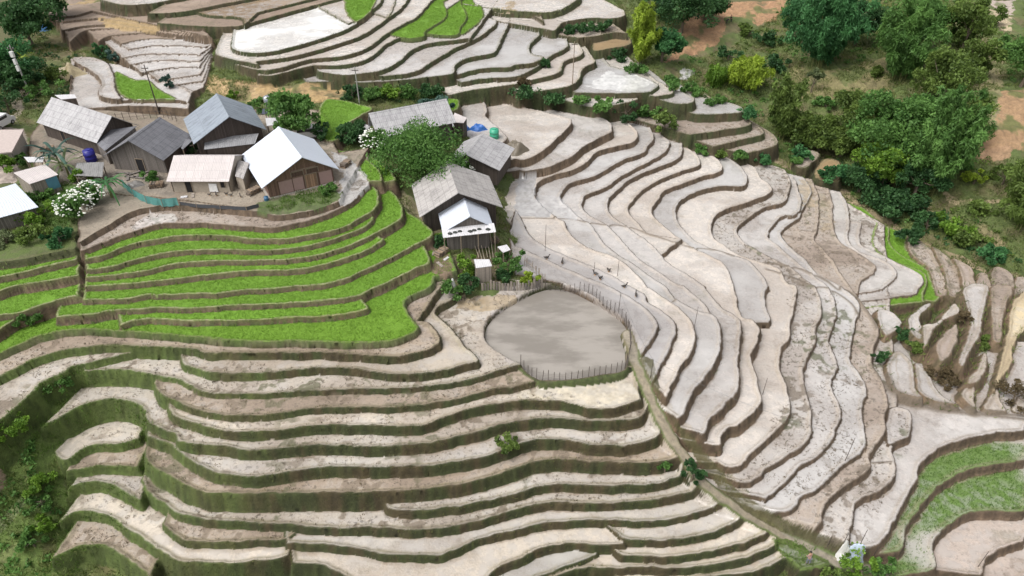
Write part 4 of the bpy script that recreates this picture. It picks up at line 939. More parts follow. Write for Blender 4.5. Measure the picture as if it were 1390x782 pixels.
for px, py, h, r, pal, lab in [(1040, 62, 2.6, 3.0, 'dark', 'dark bush right of the red bank'), (1010, 48, 2.2, 2.6, 'olive', 'olive bush on the red slope'), (988, 82, 2.4, 2.6, 'dark', 'dark bush above the yellow bamboo thicket'),
    (1052, 95, 3, 3, 'dark', 'dark bush at the foot of the blue-green bamboo'), (1190, 105, 2.2, 1.8, 'olive', 'small bush on the dry clearing below the bamboo'), (1150, 135, 1.6, 2.6, 'olive', 'flat olive bush on the dry clearing'), (1120, 145, 1.4, 2.4, 'mid', 'low bush at the lower edge of the dry clearing'),
    (1320, 250, 2.2, 2.0, 'yellow', 'pale yellow-green bush on the slope above the trail'), (1285, 318, 3.0, 3.0, 'bright', 'yellow-green bush below the trail near the brown plots'), (1258, 312, 2.8, 2.8, 'dark', 'dark bush left of the yellow-green bush below the trail'), (1310, 330, 2.6, 2.8, 'olive', 'olive bush right of the yellow-green bush below the trail'), (1345, 352, 2.2, 2.4, 'teal', 'blue-green bush at the right end of the ravine'),
    (1360, 250, 3.5, 3.0, 'olive', 'olive bush above the trail near the right edge'), (1300, 62, 3.0, 2.4, 'olive', 'olive bush under the trees at the top right'), (1345, 35, 3.0, 2.6, 'olive', 'olive bush beside the pale track at the top right'), (1290, 225, 2.6, 2.6, 'mid', 'green bush right of the tallest bamboo'),
    (1235, 330, 2.0, 2.2, 'dark', 'dark bush on the ravine lip above the brown plots'), (1130, 245, 2.4, 2.6, 'teal', 'blue-green bush just behind the crest of the fan'), (1085, 215, 2.0, 2.2, 'teal', 'blue-green bush left of the small tan terrace'), (1372, 70, 3, 2.6, 'mid', 'green bush at the right edge under the sky track'), (1330, 290, 2.2, 2.4, 'olive', 'olive bush on the open slope under the trail')]:
    tree(px, py, h, r, pal, lab, 'bush', n=15, per=80, trunk=.12, low=.12, group=GS)
# along the upper terraces
GU = 'bushes between the upper terraces and the fan'
for px, py, h, r, pal, lab in [(480, 134, 2.2, 2.0, 'dark', 'dark bush right of the orange bank'), (508, 136, 2.4, 2.2, 'mid', 'bush behind the concrete pole on the bank'), (530, 134, 2.0, 2.0, 'bright', 'light green bush in the hedge above the long roof'), (556, 132, 2.0, 2.4, 'mid', 'bush in the middle of the hedge above the long roof'), (585, 128, 1.8, 2.4, 'dark', 'dark bush at the right end of the hedge above the long roof'),
    (720, 134, 1.6, 3.0, 'dark', 'dark bush on the bank above the top paddies'), (752, 136, 1.6, 2.6, 'dark', 'dark bush under the two stepped pools'), (785, 142, 1.6, 2.6, 'mid', 'green bush under the narrow ledge below the big pool'), (820, 152, 2.0, 2.8, 'mid', 'green bush below the big bright pool'), (850, 158, 2.4, 2.8, 'dark', 'dark bush right of the ledge under the big pool'), (880, 160, 2.6, 2.6, 'mid', 'green bush under the tip of the big pool'), (902, 174, 2.8, 2.6, 'olive', 'rounded olive bush at the head of the fan'),
    (795, 42, 1.8, 2.8, 'dark', 'dark hedge bush on the ledge of the brown terrace'), (822, 42, 1.7, 2.4, 'dark', 'dark hedge bush right on the brown terrace ledge'), (772, 44, 1.5, 2.0, 'dark', 'dark hedge bush left on the brown terrace ledge'), (838, 80, 1.8, 2.6, 'dark', 'dark bush under the small brown pool'), (866, 100, 2.0, 2.6, 'mid', 'green bush at the foot of the yellow bamboo'), (905, 118, 1.6, 2.6, 'mid', 'green bush right of the big pool tip'), (935, 128, 1.4, 2.4, 'mid', 'green bush behind the lowest bright pool'), (970, 140, 1.6, 2.6, 'mid', 'green bush behind the end of the lowest bright pool'), (1010, 158, 1.8, 2.4, 'teal', 'blue-green bush behind the small brown terraces'), (952, 208, 1.0, 1.5, 'mid', 'low bush at the foot of the small brown terraces, leftmost'), (978, 211, 1.1, 1.6, 'olive', 'low olive bush at the foot of the small brown terraces'), (1008, 214, 1.0, 1.6, 'mid', 'low green bush at the foot of the lowest small brown terrace'), (1034, 218, 1.2, 1.7, 'teal', 'low blue-green bush at the right end of the small brown terraces'), (1078, 222, 1.1, 1.6, 'mid', 'low bush between the two small plots behind the fan'), (740, 90, 1.4, 1.6, 'dark', 'dark shrub on the wall between stepped pools'), (712, 116, 1.3, 1.4, 'brown', 'brown shrub on the wall beside the narrow pools')]:
    tree(px, py, h, r, pal, lab, 'bush', n=13, per=75, trunk=.1, low=.1, group=GU)
# in the village
tree(405, 186, 6.6, 3.5, 'mid', 'round green tree with pale branches behind the large white roof', 'bushy_tree', n=40, per=100)
tree(578, 236, 6.6, 5.4, 'mid', 'large spreading green tree between the long roof and the grey house', 'bushy_tree', n=90, per=150, low=.12, size=(.42, .22))
tree(592, 168, 4.2, 2.4, 'blue', 'blue-green tree over the right end of the long roof', 'bushy_tree', n=26, per=90)
tree(480, 192, 2.6, 2.6, 'dark', 'dark shrub below the small lean-to of the long roof', 'bush', n=20)
fan_plant(545, 196, 4.0, 'mid', 'banana plant with arching leaves in front of the long roof', n=12, width=.3)
fan_plant(84, 232, 5.2, 'blue', 'tall grey-green banana plant in front of the left long roof', n=18, width=.45)
fan_plant(94, 240, 3.6, 'pale', 'smaller pale banana plant right beside the tall one', n=14, width=.4)
fan_plant(152, 268, 4.4, 'teal', 'dark palm-leaved plant at the end of the teal net', n=20, width=.3)
def flower_bush(px, py, h, r, label):
    root = tree(px, py, h, r, 'mid', label, 'flowering_bush', n=26, per=100, trunk=.12, low=.12, cat='bush', size=(.4, .26))
    k = 150; a = RNG.uniform(0, 6.283, k); ph = np.arccos(RNG.uniform(-.1, 1, k)); V = []; F = []
    for i in range(k):
        c = np.array([math.cos(a[i]) * math.sin(ph[i]) * r, math.sin(a[i]) * math.sin(ph[i]) * r, h * .45 + h * .58 * math.cos(ph[i])]) * RNG.uniform(.85, 1.04)
        s = RNG.uniform(.09, .2); o = len(V)
        V += [c + np.array(q) * s for q in ((1, 0, 0), (0, 1, 0), (-1, 0, 0), (0, -1, 0), (0, 0, .7), (0, 0, -.7))]
        F += [(o, o + 1, o + 4), (o + 1, o + 2, o + 4), (o + 2, o + 3, o + 4), (o + 3, o, o + 4), (o + 1, o, o + 5), (o + 2, o + 1, o + 5), (o + 3, o + 2, o + 5), (o, o + 3, o + 5)]
    mesh_obj('blossom', V, F, simple('white_blossom', (.72, .74, .66), .8, var=.12), root)
flower_bush(108, 296, 3.6, 2.2, 'white flowering bush left of the brown plot below the houses')
flower_bush(128, 276, 3.0, 2.0, 'white flowering bush under the dark palm-leaved plant')
flower_bush(510, 204, 3.2, 2.4, 'bush with white flowers in front of the long roof')
flower_bush(632, 236, 2.0, 1.5, 'low bush with white flowers behind the big grey roof')
for px, py, h, r, pal, lab in [(632, 372, 3.0, 2.2, 'bright', 'bright green bush in front of the annex'), (692, 366, 2.6, 2.2, 'mid', 'green bush right of the little plank shed'), (640, 392, 2.4, 1.6, 'dark', 'dark bush left of the little plank shed'), (618, 398, 1.6, 1.8, 'mid', 'green bush under the white plastic sheet'), (594, 330, 1.8, 1.6, 'dark', 'dark bush at the left corner of the annex'), (718, 384, 1.6, 1.2, 'yellow', 'yellow-green bush inside the corner of the wooden fence'), (684, 380, 1.4, 1.2, 'dark', 'dark low bush behind the wooden fence'),
    (60, 298, 1.8, 2.4, 'bright', 'bright green weedy bush in the garden between the small houses'), (78, 282, 1.6, 2.0, 'mid', 'green bush in the garden behind the flowering bush'), (84, 330, 1.8, 1.8, 'teal', 'blue-green bush on the bank at the end of the green strips'), (40, 322, 1.4, 2.2, 'olive', 'olive bush on the bank under the lower left house'), (10, 330, 1.4, 2.0, 'pale', 'grey-green bush on the bank at the left edge'), (60, 268, 1.4, 1.6, 'mid', 'green bush beside the blue shed wall'), (45, 438, 1.2, 1.4, 'mid', 'green bush between the left green strips'),
    (8, 232, 2.6, 2.0, 'bright', 'green bush behind the small left house'), (60, 130, 2.4, 2.6, 'mid', 'green bush beside the dirt road'), (82, 108, 2.2, 2.4, 'olive', 'olive bush by the yellow earth mound'), (12, 150, 3.2, 2.8, 'dark', 'dark bush left of the dirt road'), (150, 80, 2.4, 2.0, 'dark', 'dark shrub at the left end of the pale stepped plots'), (136, 74, 2.0, 1.6, 'teal', 'small blue-green shrub left of the pale stepped plots'), (160, 84, 2.2, 1.6, 'blue', 'grey-green shrub beside the pale stepped plots'), (230, 120, 2.6, .9, 'blue', 'slim bush at the corner of the bright green plot'), (318, 134, 1.4, 1.2, 'bright', 'small bush behind the blue-grey roof'),
    (208, 246, 1.6, 1.4, 'mid', 'small bush in front of the dark roofed house'), (30, 222, 1.6, 1.3, 'mid', 'small bush between the blue tarp and the small left shed'), (262, 208, 2.4, 1.6, 'dark', 'dark bush between the low house and the dark roofed house'), (352, 152, 2.6, 1.8, 'mid', 'bush right behind the blue-grey roof'), (438, 188, 2.4, 2.0, 'dark', 'dark bush behind the right corner of the white roof'), (118, 246, 1.8, 1.6, 'bright', 'bright bush above the white flowering bush'),
    (444, 262, 1.2, 1.4, 'mid', 'small bush at the right corner of the large white house'), (560, 215, 2.4, 2.2, 'mid', 'bush under the large spreading green tree'), (665, 225, 1.4, 1.4, 'olive', 'olive bush right of the small grey roof')]:
    tree(px, py, h, r, pal, lab, 'bush', n=13, per=85, trunk=.1, low=.1, size=(.4, .24))
# top left corner
tree(45, 62, 9, 5, 'dark', 'dark tree at the top left behind the tall grass', 'bushy_tree', n=40)
tree(80, 22, 7, 4.5, 'dark', 'dark tree at the top edge left of the brown steps', 'bushy_tree', n=36)
tree(10, 112, 6, 4, 'teal', 'blue-green tree under the tall grass at the left edge', 'bushy_tree', n=34)
tree(35, 122, 4, 3, 'dark', 'dark tree beside the transformer pole', 'bushy_tree', n=26)
tree(15, 20, 9, 4.5, 'dark', 'dark tree in the top left corner', 'bushy_tree', n=34)
for px, py, lab in [(8, 75, 'tall yellow-green giant grass at the left edge'), (24, 92, 'tall yellow-green giant grass beside the transformer pole')]:
    fan_plant(px, py, 6.5, 'yellow', lab, kind='giant_grass', n=34, width=.35, stem=False, cat='grass clump', spread=.75)
# in and around the lower terraces
for px, py, h, r, pal, lab in [(938, 652, 2.6, 1.3, 'dark', 'dark green bush beside the path at the end of a terrace'), (902, 640, 1.0, .9, 'mid', 'small green bush left of the dark bush by the path'), (690, 612, 1.0, 1.5, 'olive', 'olive bush growing on a terrace wall in the middle'), (1193, 492, 1.8, 1.1, 'dark', 'dark green bush on the wall in the middle of the fan'), (1225, 462, 1.4, 1.8, 'dark', 'dark bush at the top of the eroded bank'), (1245, 480, 1.2, 1.5, 'olive', 'olive bush halfway along the eroded bank'), (1270, 510, 1.4, 1.8, 'brown', 'brown bush low on the eroded bank'), (1290, 525, 1.2, 1.5, 'brown', 'brown bush at the lower end of the eroded bank'),
    (1374, 545, 2.4, 2.6, 'brown', 'large dark brown bush at the right edge'), (1335, 470, 1.6, 1.5, 'olive', 'olive bush among the brown plots at the right'), (1302, 432, 1.2, 1.2, 'brown', 'brown bush under the end of the green strip'), (1160, 784, 2.6, 2.0, 'bright', 'bright leafy bush at the bottom edge beside the tarp'), (1190, 786, 2.0, 1.6, 'mid', 'green leafy bush at the bottom edge right of the bright one'), (1128, 786, 1.6, 1.5, 'olive', 'olive bush at the bottom edge by the thin railing'),
    (58, 690, 1.6, 1.5, 'mid', 'green bush in the left gully above the white plot'), (50, 665, 1.4, 1.4, 'bright', 'bright bush in the left gully highest of three'), (48, 742, 1.8, 1.6, 'mid', 'green bush low in the left gully'), (62, 720, 1.2, 1.2, 'bright', 'small bright bush in the left gully'), (15, 590, 1.6, 1.8, 'bright', 'bright green bush at the left edge of the lower terraces'), (85, 528, 1.0, 1.7, 'mid', 'green bush on the wall where two left terraces meet')]:
    tree(px, py, h, r, pal, lab, 'bush', n=14, per=100, trunk=.08, low=.1, size=(.3, .18))
# ------------------------------------------------------------------ building materials
def roof_mat(name, rgb, panel=(1.1, .95), line=.55, corr=7.0, stain=.35, rough=.6, gloss=.0):
    m, nt, b = nodes(name)
    uv = N(nt, 'ShaderNodeUVMap').outputs[0]
    br = N(nt, 'ShaderNodeTexBrick', Scale=1.0); br.inputs['Brick Width'].default_value = panel[0]; br.inputs['Row Height'].default_value = panel[1]
    br.inputs['Mortar Size'].default_value = .03; br.inputs['Mortar Smooth'].default_value = .3; br.offset = .0
    lo = tuple(c * .94 for c in rgb); hi = tuple(min(1, c * 1.05) for c in rgb)
    br.inputs['Color1'].default_value = (*lo, 1); br.inputs['Color2'].default_value = (*hi, 1); br.inputs['Mortar'].default_value = (*[c * line for c in rgb], 1)
    nt.links.new(uv, br.inputs['Vector'])
    mp = N(nt, 'ShaderNodeMapping'); mp.inputs['Scale'].default_value = (1.6, .45, 1); nt.links.new(uv, mp.inputs[0]); n = noise(nt, 1.1, 6, mp.outputs[0], .75); n2 = noise(nt, 6, 4, uv)
    c = mix(nt, mathn(nt, 'MULTIPLY', ramp(nt, n, .44, .7), min(1, stain * 1.5)), br.outputs[0], tuple(c * .42 for c in rgb))
    wv = N(nt, 'ShaderNodeTexWave', Scale=corr / 6.283 * 1.0); wv.wave_type = 'BANDS'; wv.bands_direction = 'X'; nt.links.new(uv, wv.inputs[0])
    hsv = N(nt, 'ShaderNodeHueSaturation'); nt.links.new(c, hsv.inputs['Color'])
    nt.links.new(mathn(nt, 'ADD', mathn(nt, 'MULTIPLY_ADD', n2, .3, .78), mathn(nt, 'MULTIPLY', wv.outputs['Fac'], .14)), hsv.inputs['Value'])
    nt.links.new(hsv.outputs[0], b.inputs['Base Color']); b.inputs['Roughness'].default_value = rough
    bp = N(nt, 'ShaderNodeBump', Strength=.5, Distance=.05); nt.links.new(wv.outputs['Fac'], bp.inputs['Height']); nt.links.new(bp.outputs[0], b.inputs['Normal'])
    return m
def plank_mat(name, rgb, w=.2, var=.5, rough=.8):
    m, nt, b = nodes(name)
    uv = N(nt, 'ShaderNodeUVMap').outputs[0]
    sp = N(nt, 'ShaderNodeSeparateXYZ'); nt.links.new(uv, sp.inputs[0])
    u = mathn(nt, 'DIVIDE', sp.outputs[0], w)
    wn = N(nt, 'ShaderNodeTexWhiteNoise'); wn.noise_dimensions = '1D'; nt.links.new(mathn(nt, 'FLOOR', u), wn.inputs['W'])
    fr = mathn(nt, 'FRACT', u); gap = mathn(nt, 'LESS_THAN', fr, .1)
    n = noise(nt, 5, 4, uv)
    val = mathn(nt, 'MULTIPLY', mathn(nt, 'MULTIPLY_ADD', wn.outputs['Value'], var, 1 - var * .55), mathn(nt, 'MULTIPLY_ADD', n, .6, .7))
    val = mathn(nt, 'MULTIPLY', val, mathn(nt, 'SUBTRACT', 1.0, mathn(nt, 'MULTIPLY', gap, .65)))
    hsv = N(nt, 'ShaderNodeHueSaturation'); hsv.inputs['Color'].default_value = (*rgb, 1); nt.links.new(val, hsv.inputs['Value'])
    nt.links.new(hsv.outputs[0], b.inputs['Base Color']); b.inputs['Roughness'].default_value = rough
    return m
WOOD_DARK = plank_mat('dark_planks', (.075, .058, .048)); WOOD_GREY = plank_mat('grey_planks', (.17, .15, .135)); WOOD_RED = plank_mat('red_brown_planks', (.19, .115, .085)); WOOD_PALE = plank_mat('pale_planks', (.30, .26, .22), .16)
MUD_WALL = simple('earth_wall', (.36, .31, .25), .9, bump=.4); CEMENT = simple('cement', (.36, .33, .29), .85); PINKP = simple('pink_panel', (.37, .25, .225), .75, var=.12); DARKV = simple('dark_opening', (.012, .011, .012), .9)
WOODP = simple('pole_wood', (.24, .19, .14), .8); CONCRETE = simple('pole_concrete', (.34, .33, .31), .8); RUST = simple('dark_post', (.07, .055, .045), .8); BAMP = simple('split_bamboo', (.36, .31, .23), .7)
RF_PALE = roof_mat('pale_fibre_roof', (.40, .39, .395), stain=.55); RF_DARK = roof_mat('dark_fibre_roof', (.165, .165, .18), stain=.5); RF_BLUE = roof_mat('blue_grey_roof', (.25, .285, .33), (1.0, 4.0), .7, 9, .55)
RF_WHITE = roof_mat('white_metal_roof', (.60, .64, .72), (3.2, 9), .9, 8, .07, .38); RF_GREY = roof_mat('weathered_fibre_roof', (.40, .375, .36), (1.1, .9), .55, stain=.6); RF_PINK = roof_mat('pinkish_fibre_roof', (.53, .48, .465), (1.1, 1.25), .8, 9, .12); RF_SHEET = roof_mat('pale_metal_sheet', (.58, .57, .58), (.9, 5), .8, 9, .12, .45)

class MB:
    """collects faces with plank/sheet coordinates; build() links them as one mesh"""
    def __init__(s, o=(0, 0, 0)): s.V = []; s.F = []; s.U = []; s.o = np.array(o, float)
    def quad(s, a, b, c, d, uv=None):
        k = len(s.V); P4 = [np.array(p, float) for p in (a, b, c, d)]; s.V += [p - s.o for p in P4]; s.F.append((k, k + 1, k + 2, k + 3))
        if uv is None:
            w = np.linalg.norm(P4[1] - P4[0]); h = np.linalg.norm(P4[3] - P4[0]); uv = [(0, 0), (w, 0), (w, h), (0, h)]
        s.U += uv
    def hexa(s, lo, hi):
        """lo, hi: four corners each, same winding (counter-clockwise seen from hi)"""
        s.quad(*hi); s.quad(lo[3], lo[2], lo[1], lo[0])
        for i in range(4): s.quad(lo[i], lo[(i + 1) % 4], hi[(i + 1) % 4], hi[i])
    def box(s, c, ax, ay, lx, ly, z0, z1):
        """box on centre c (x,y), axes ax, ay (2-D units)"""
        c = np.array(c[:2], float); q = [c + ax * sx * lx / 2 + ay * sy * ly / 2 for sx, sy in ((-1, -1), (1, -1), (1, 1), (-1, 1))]
        s.hexa([(*p, z0) for p in q], [(*p, z1) for p in q])
    def bar(s, a, b, r, sides=6, r2=None):
        V, F = tube([np.array(a, float), np.array(b, float)], [r, r if r2 is None else r2], sides); k = len(s.V)
        s.V += [v - s.o for v in V]
        for f in F:
            s.F.append(tuple(i + k for i in f)); s.U += [(0, 0), (.1, 0), (.1, 1), (0, 1)]
        ring = lambda i0: [s.V[k + i0 + j] + s.o for j in range(sides)]
        for rg, rev in ((ring(0), True), (ring(sides), False)):
            c = sum(rg) / sides
            for j in range(sides):
                p, q = rg[j], rg[(j + 1) % sides]
                s.quad(c, q, p, c) if rev else s.quad(c, p, q, c)
    def build(s, name, mat, parent=None, label=None):
        me_o = mesh_obj(name, np.array(s.V), np.array(s.F), mat, parent, uv=np.array(s.U))
        if label: me_o['label'] = label
        return me_o
Zv = np.array([0, 0, 1.0])
def slab_roof(mb, r0, r1, e1, e0, th=.07):
    """one roof slope: ridge r0-r1, eave e1-e0; sheet coordinates run along the ridge and down the slope"""
    r0, r1, e1, e0 = (np.array(p, float) for p in (r0, r1, e1, e0))
    n = np.cross(r1 - r0, e0 - r0); n = n / np.linalg.norm(n); n = n if n[2] > 0 else -n
    W = np.linalg.norm(r1 - r0); H = np.linalg.norm(e0 - r0)
    uv = [(0, 0), (W, 0), (W, H), (0, H)]
    mb.quad(r0, r1, e1, e0, uv); mb.quad(*(p - n * th for p in (e0, e1, r1, r0)), uv)
    q = [r0, r1, e1, e0]
    for i in range(4): mb.quad(q[i], q[(i + 1) % 4], q[(i + 1) % 4] - n * th, q[i] - n * th)

def gable_house(label, A, B, eL, eR, g, he, hr, roof, wall, oh=.55, og=.5, name='house', openings=(), ridge=True, gable_wall=None, bury=.8, plinth=None):
    """house surveyed from its roof: A front apex, B back apex, eL/eR front eave corners (None = as the other side)"""
    g = zm(g); A = at(*A, g + hr); B = at(*B, g + hr)
    d = A - B; d[2] = 0; Lr = np.linalg.norm(d); d /= Lr
    nn = np.array([-d[1], d[0], 0])         # left of the ridge looking to the front... sign fixed below
    def half(e):
        return None if e is None else abs(np.dot(at(*e, g + he) - A, nn))
    wl, wr = half(eL), half(eR); wl = wl or wr; wr = wr or wl
    left = nn if (eL is not None and np.dot(at(*eL, g + he) - A, nn) > 0) or (eL is None and np.dot(at(*eR, g + he) - A, nn) < 0) else -nn
    base = np.array([*(A - d * Lr / 2 + left * (wl - wr) / 2)[:2], g]); root = empty(name, base, label, 'house')
    za = np.array([0, 0, g + he])
    flat = lambda p, z: np.array([p[0], p[1], z])
    sl_ = {}
    for side, w in ((1, wl), (-1, wr)):
        e1 = flat(A + left * side * w, g + he); e0 = flat(B + left * side * w, g + he)
        mb = MB(base); slab_roof(mb, B, A, e1, e0) if side == 1 else slab_roof(mb, A, B, e0, e1)
        mb.build('roof_slope', roof, root)
        sl_[side] = (hr - he) / w
    if ridge:
        mb = MB(base)
        for side in (1, -1):
            dn = left * side * .22 - Zv * (.22 * sl_[side])
            slab_roof(mb, *( (B + Zv * .05, A + Zv * .05, A + dn + Zv * .05, B + dn + Zv * .05) if side == 1 else (A + Zv * .05, B + Zv * .05, B + dn + Zv * .05, A + dn + Zv * .05)), th=.03)
        mb.build('ridge_cap', roof, root)
    # walls
    Af, Bf = A - d * og, B + d * og * .6
    il, ir = wl - oh, wr - oh
    zl = g + hr - sl_[1] * il - .12; zr = g + hr - sl_[-1] * ir - .12; zt = g + hr - .14
    z0 = g - bury
    T_ = .12
    for P_, s_ in ((Af, 1), (Bf, -1)):
        mb = MB(base); o_ = d * T_ * s_
        a, b, c_ = flat(P_ + left * il, z0), flat(P_ - left * ir, z0), None
        for off in (0, 1):
            sh = -o_ * off
            mid0 = flat(P_, z0) + sh
            q1 = [a + sh, mid0, flat(P_, zt) + sh, flat(P_ + left * il, zl) + sh]; q2 = [mid0, b + sh, flat(P_ - left * ir, zr) + sh, flat(P_, zt) + sh]
            hl = [(0, 0), (il, 0), (il, zt - z0), (0, zl - z0)]; hr_ = [(il, 0), (il + ir, 0), (il + ir, zr - z0), (il, zt - z0)]
            mb.quad(*q1, hl); mb.quad(*q2, hr_)
        mb.build('wall', gable_wall if (gable_wall and s_ == 1) else wall, root)
    for side, w, zz in ((1, il, zl), (-1, ir, zr)):
        mb = MB(base); c = (Af + Bf) / 2 + left * side * (w - T_ / 2); L_ = np.linalg.norm(Af - Bf) - 2 * T_ - .01
        mb.box(c, d[:2], left[:2], L_, T_, z0, zz); mb.build('wall', wall, root)
    if plinth:
        mb = MB(base); mb.box((Af + Bf) / 2 + left * (il - ir) / 2, d[:2], left[:2], np.linalg.norm(Af - Bf) + plinth, il + ir + plinth, g - 1.2, g + .18); mb.build('plinth', CEMENT, root)
    F = dict(root=root, base=base, A=Af, B=Bf, d=d, left=left, il=il, ir=ir, g=g, zl=zl, zr=zr, zt=zt, Af=A)
    for op in openings: opening(F, *op)
    return F
def opening(F, face, u, v, w, h, mat, nm='door'):
    """door, window or panel on a face: u metres from its centre (left positive), v above the ground"""
    d, left = F['d'], F['left']
    if face == 'front': o, ax, nrm = F['A'], left, d
    elif face == 'left': o, ax, nrm = (F['A'] + F['B']) / 2 + left * F['il'], d, left
    else: o, ax, nrm = (F['A'] + F['B']) / 2 - left * F['ir'], d, -left
    c = o + ax * u; mb = MB(F['base']); z0 = F['g'] + v
    mb.box(c + nrm * .0, ax[:2], nrm[:2], w, .10, z0, z0 + h); p = mb.build(nm, mat, F['root'])
    if nm in ('door', 'window'):
        fr = MB(F['base'])
        for s_ in (-1, 1): fr.box(c + ax * s_ * (w / 2 + .05), ax[:2], nrm[:2], .09, .16, z0, z0 + h)
        fr.box(c, ax[:2], nrm[:2], w + .2, .16, z0 + h, z0 + h + .09)
        fr.build('frame', WOODP, p)
def lean_roof(label, pts, zs, roof, name='shed', post=True, wall=None, cat='shed', parent_label=None, th=.06):
    """single sheet roof on posts; pts high0, high1, low1, low0 with heights above sea level"""
    zs = [z - 2 + zm(0) * 0 + (zm(z - 2) - (z - 2)) + 2 for z in zs]; q = [at(*p, z) for p, z in zip(pts, zs)]
    c = sum(q) / 4; base = np.array([c[0], c[1], float(gz(c[0], c[1]))]); root = empty(name, base, label, cat)
    mb = MB(base); slab_roof(mb, *q, th=th); mb.build('roof_sheet', roof, root)
    if post:
        for p in q:
            pp = p * .88 + c * .12; mb = MB(base); mb.bar((pp[0], pp[1], min(float(gz(pp[0], pp[1])), pp[2] - .3) - .3), (pp[0], pp[1], pp[2] - .06), .07); mb.build('post', WOODP, root)
    if wall:
        ins = [p * .9 + c * .1 for p in q]
        for i in range(4):
            a, b = ins[i], ins[(i + 1) % 4]; mb = MB(base)
            za, zb = min(float(gz(a[0], a[1])), a[2] - .5) - .4, min(float(gz(b[0], b[1])), b[2] - .5) - .4
            L_ = np.linalg.norm((b - a)[:2]); t_ = np.cross(Zv, unit((b - a) * [1, 1, 0])) * .05
            for s_ in (0, 1):
                o = t_ * s_
                mb.quad(np.array([a[0], a[1], za]) + o, np.array([b[0], b[1], zb]) + o, b - Zv * .07 + o, a - Zv * .07 + o, [(0, 0), (L_, 0), (L_, b[2] - zb), (0, a[2] - za)])
            mb.build('wall', wall, root)
    return root, base, q

# ------------------------------------------------------------------ the village
gable_house('long pale grey roofed house behind the banana plants at the left', (152, 158), (70, 132), None, (124, 192), 8.1, 2.3, 5.0, RF_PALE, WOOD_DARK, openings=[('right', -2, 0, .9, 1.8, DARKV)], og=.7)
gable_house('dark roofed plank house in the middle of the left cluster', (173.5, 191), (217, 159), (143, 209), (216, 223), 8.1, 2.3, 4.9, RF_DARK, WOOD_DARK, gable_wall=WOOD_GREY, openings=[('front', 0, 0, 1.0, 1.8, DARKV)], og=.8)
gable_house('blue-grey roofed house at the back between the field and the white roof', (311, 158.5), (294, 127), (262, 194), (363, 178), 8.1, 2.9, 5.8, RF_BLUE, WOOD_DARK, openings=[('front', 1.2, .9, 1.1, .9, DARKV, 'window'), ('front', -1.5, 0, 1.0, 1.8, DARKV)], og=.9)
hw = gable_house('large house with a wide white metal roof and a reddish plank gable', (410, 213.5), (378, 172), (352.6, 252), (465, 235), 7.9, 2.1, 5.0, RF_WHITE, WOOD_RED, oh=.9, og=.7, plinth=.6)
for u, w_ in ((2.6, 1.75), (.95, 1.35), (-2.75, 1.7)): opening(hw, 'front', u, .25, w_, 1.75, PINKP, 'panel')
opening(hw, 'front', -.75, .2, 1.5, 1.9, plank_mat('door_planks', (.30, .19, .12), .3), 'door')
for u in (3.55, 1.68, .15, -1.7, -3.7): opening(hw, 'front', u, .0, .14, 2.2, simple('timber_post', (.12, .07, .05), .8), 'timber')
opening(hw, 'front', .9, 2.25, 1.5, .62, plank_mat('lattice', (.10, .06, .045), .12, .3), 'window'); opening(hw, 'front', -1.1, 2.25, 1.5, .62, plank_mat('lattice', (.10, .06, .045), .12, .3), 'window')
opening(hw, 'front', -.05, 2.02, 5.6, .12, simple('timber_beam', (.22, .15, .11), .8), 'beam'); opening(hw, 'front', 0, 3.0, 3.2, .12, simple('timber_beam', (.25, .18, .14), .8), 'beam')
hs_ = gable_house('small low house with a pinkish sheet roof and pale mud wall', (235.6, 211), (318.7, 211), None, (230.5, 246.5), 7.9, 1.9, 3.7, RF_PINK, MUD_WALL, oh=.45, og=.3, ridge=False)
for u, w_, h_, nm in ((1.6, .75, 1.55, 'door'), (-2.9, .5, .8, 'window')): opening(hs_, 'right', u, .1 if nm == 'door' else .8, w_, h_, DARKV, nm)
gable_house('long house with a pale sheet roof half hidden by trees', (500, 154), (606, 134), (467, 178), (517, 187), 6.2, 2.2, 4.7, RF_PALE, WOOD_DARK, og=.8)
gable_house('small house with a light grey roof beside the top paddies', (632.5, 210), (655.5, 181), (613, 212), (676, 235), 1.4, 2.0, 3.8, RF_PALE, WOOD_DARK, og=.5)
gable_house('big weathered grey roofed house above the pond', (622, 262), (607, 219.5), (568, 289), (685, 287), 1.9, 2.5, 5.4, RF_GREY, WOOD_DARK, oh=.7, og=1.1)
an = gable_house('white roofed annex in front of the big grey roof', (638, 294), (630, 268), (601, 316), (671, 311), 1.2, 2.5, 4.4, RF_WHITE, WOOD_DARK, oh=.5, og=.35, gable_wall=WOOD_GREY)
def pent(F, label_mat, out, drop, w_extra=0.0):
    """pent roof under the gable of a house"""
    d, left = F['d'], F['left']; z1 = min(F['zl'], F['zr']) + .25
    a = F['A'] + left * (F['il'] + .6 + w_extra); b = F['A'] - left * (F['ir'] + .6 + w_extra)
    a = np.array([a[0], a[1], z1]); b = np.array([b[0], b[1], z1]); off = d * out - Zv * drop
    mb = MB(F['base']); slab_roof(mb, a + d * .05, b + d * .05, b + off, a + off); mb.build('pent_roof', label_mat, F['root'])
    return a + off, b + off
ea, eb = pent(an, RF_SHEET, 1.5, .45)
for t_ in (0.02, .33, .66, .98):
    p = ea * (1 - t_) + eb * t_; mb = MB(an['base']); mb.bar((p[0], p[1], float(gz(p[0], p[1])) - .4), (p[0], p[1], p[2] - .05), .07); mb.build('post', WOODP, an['root'])
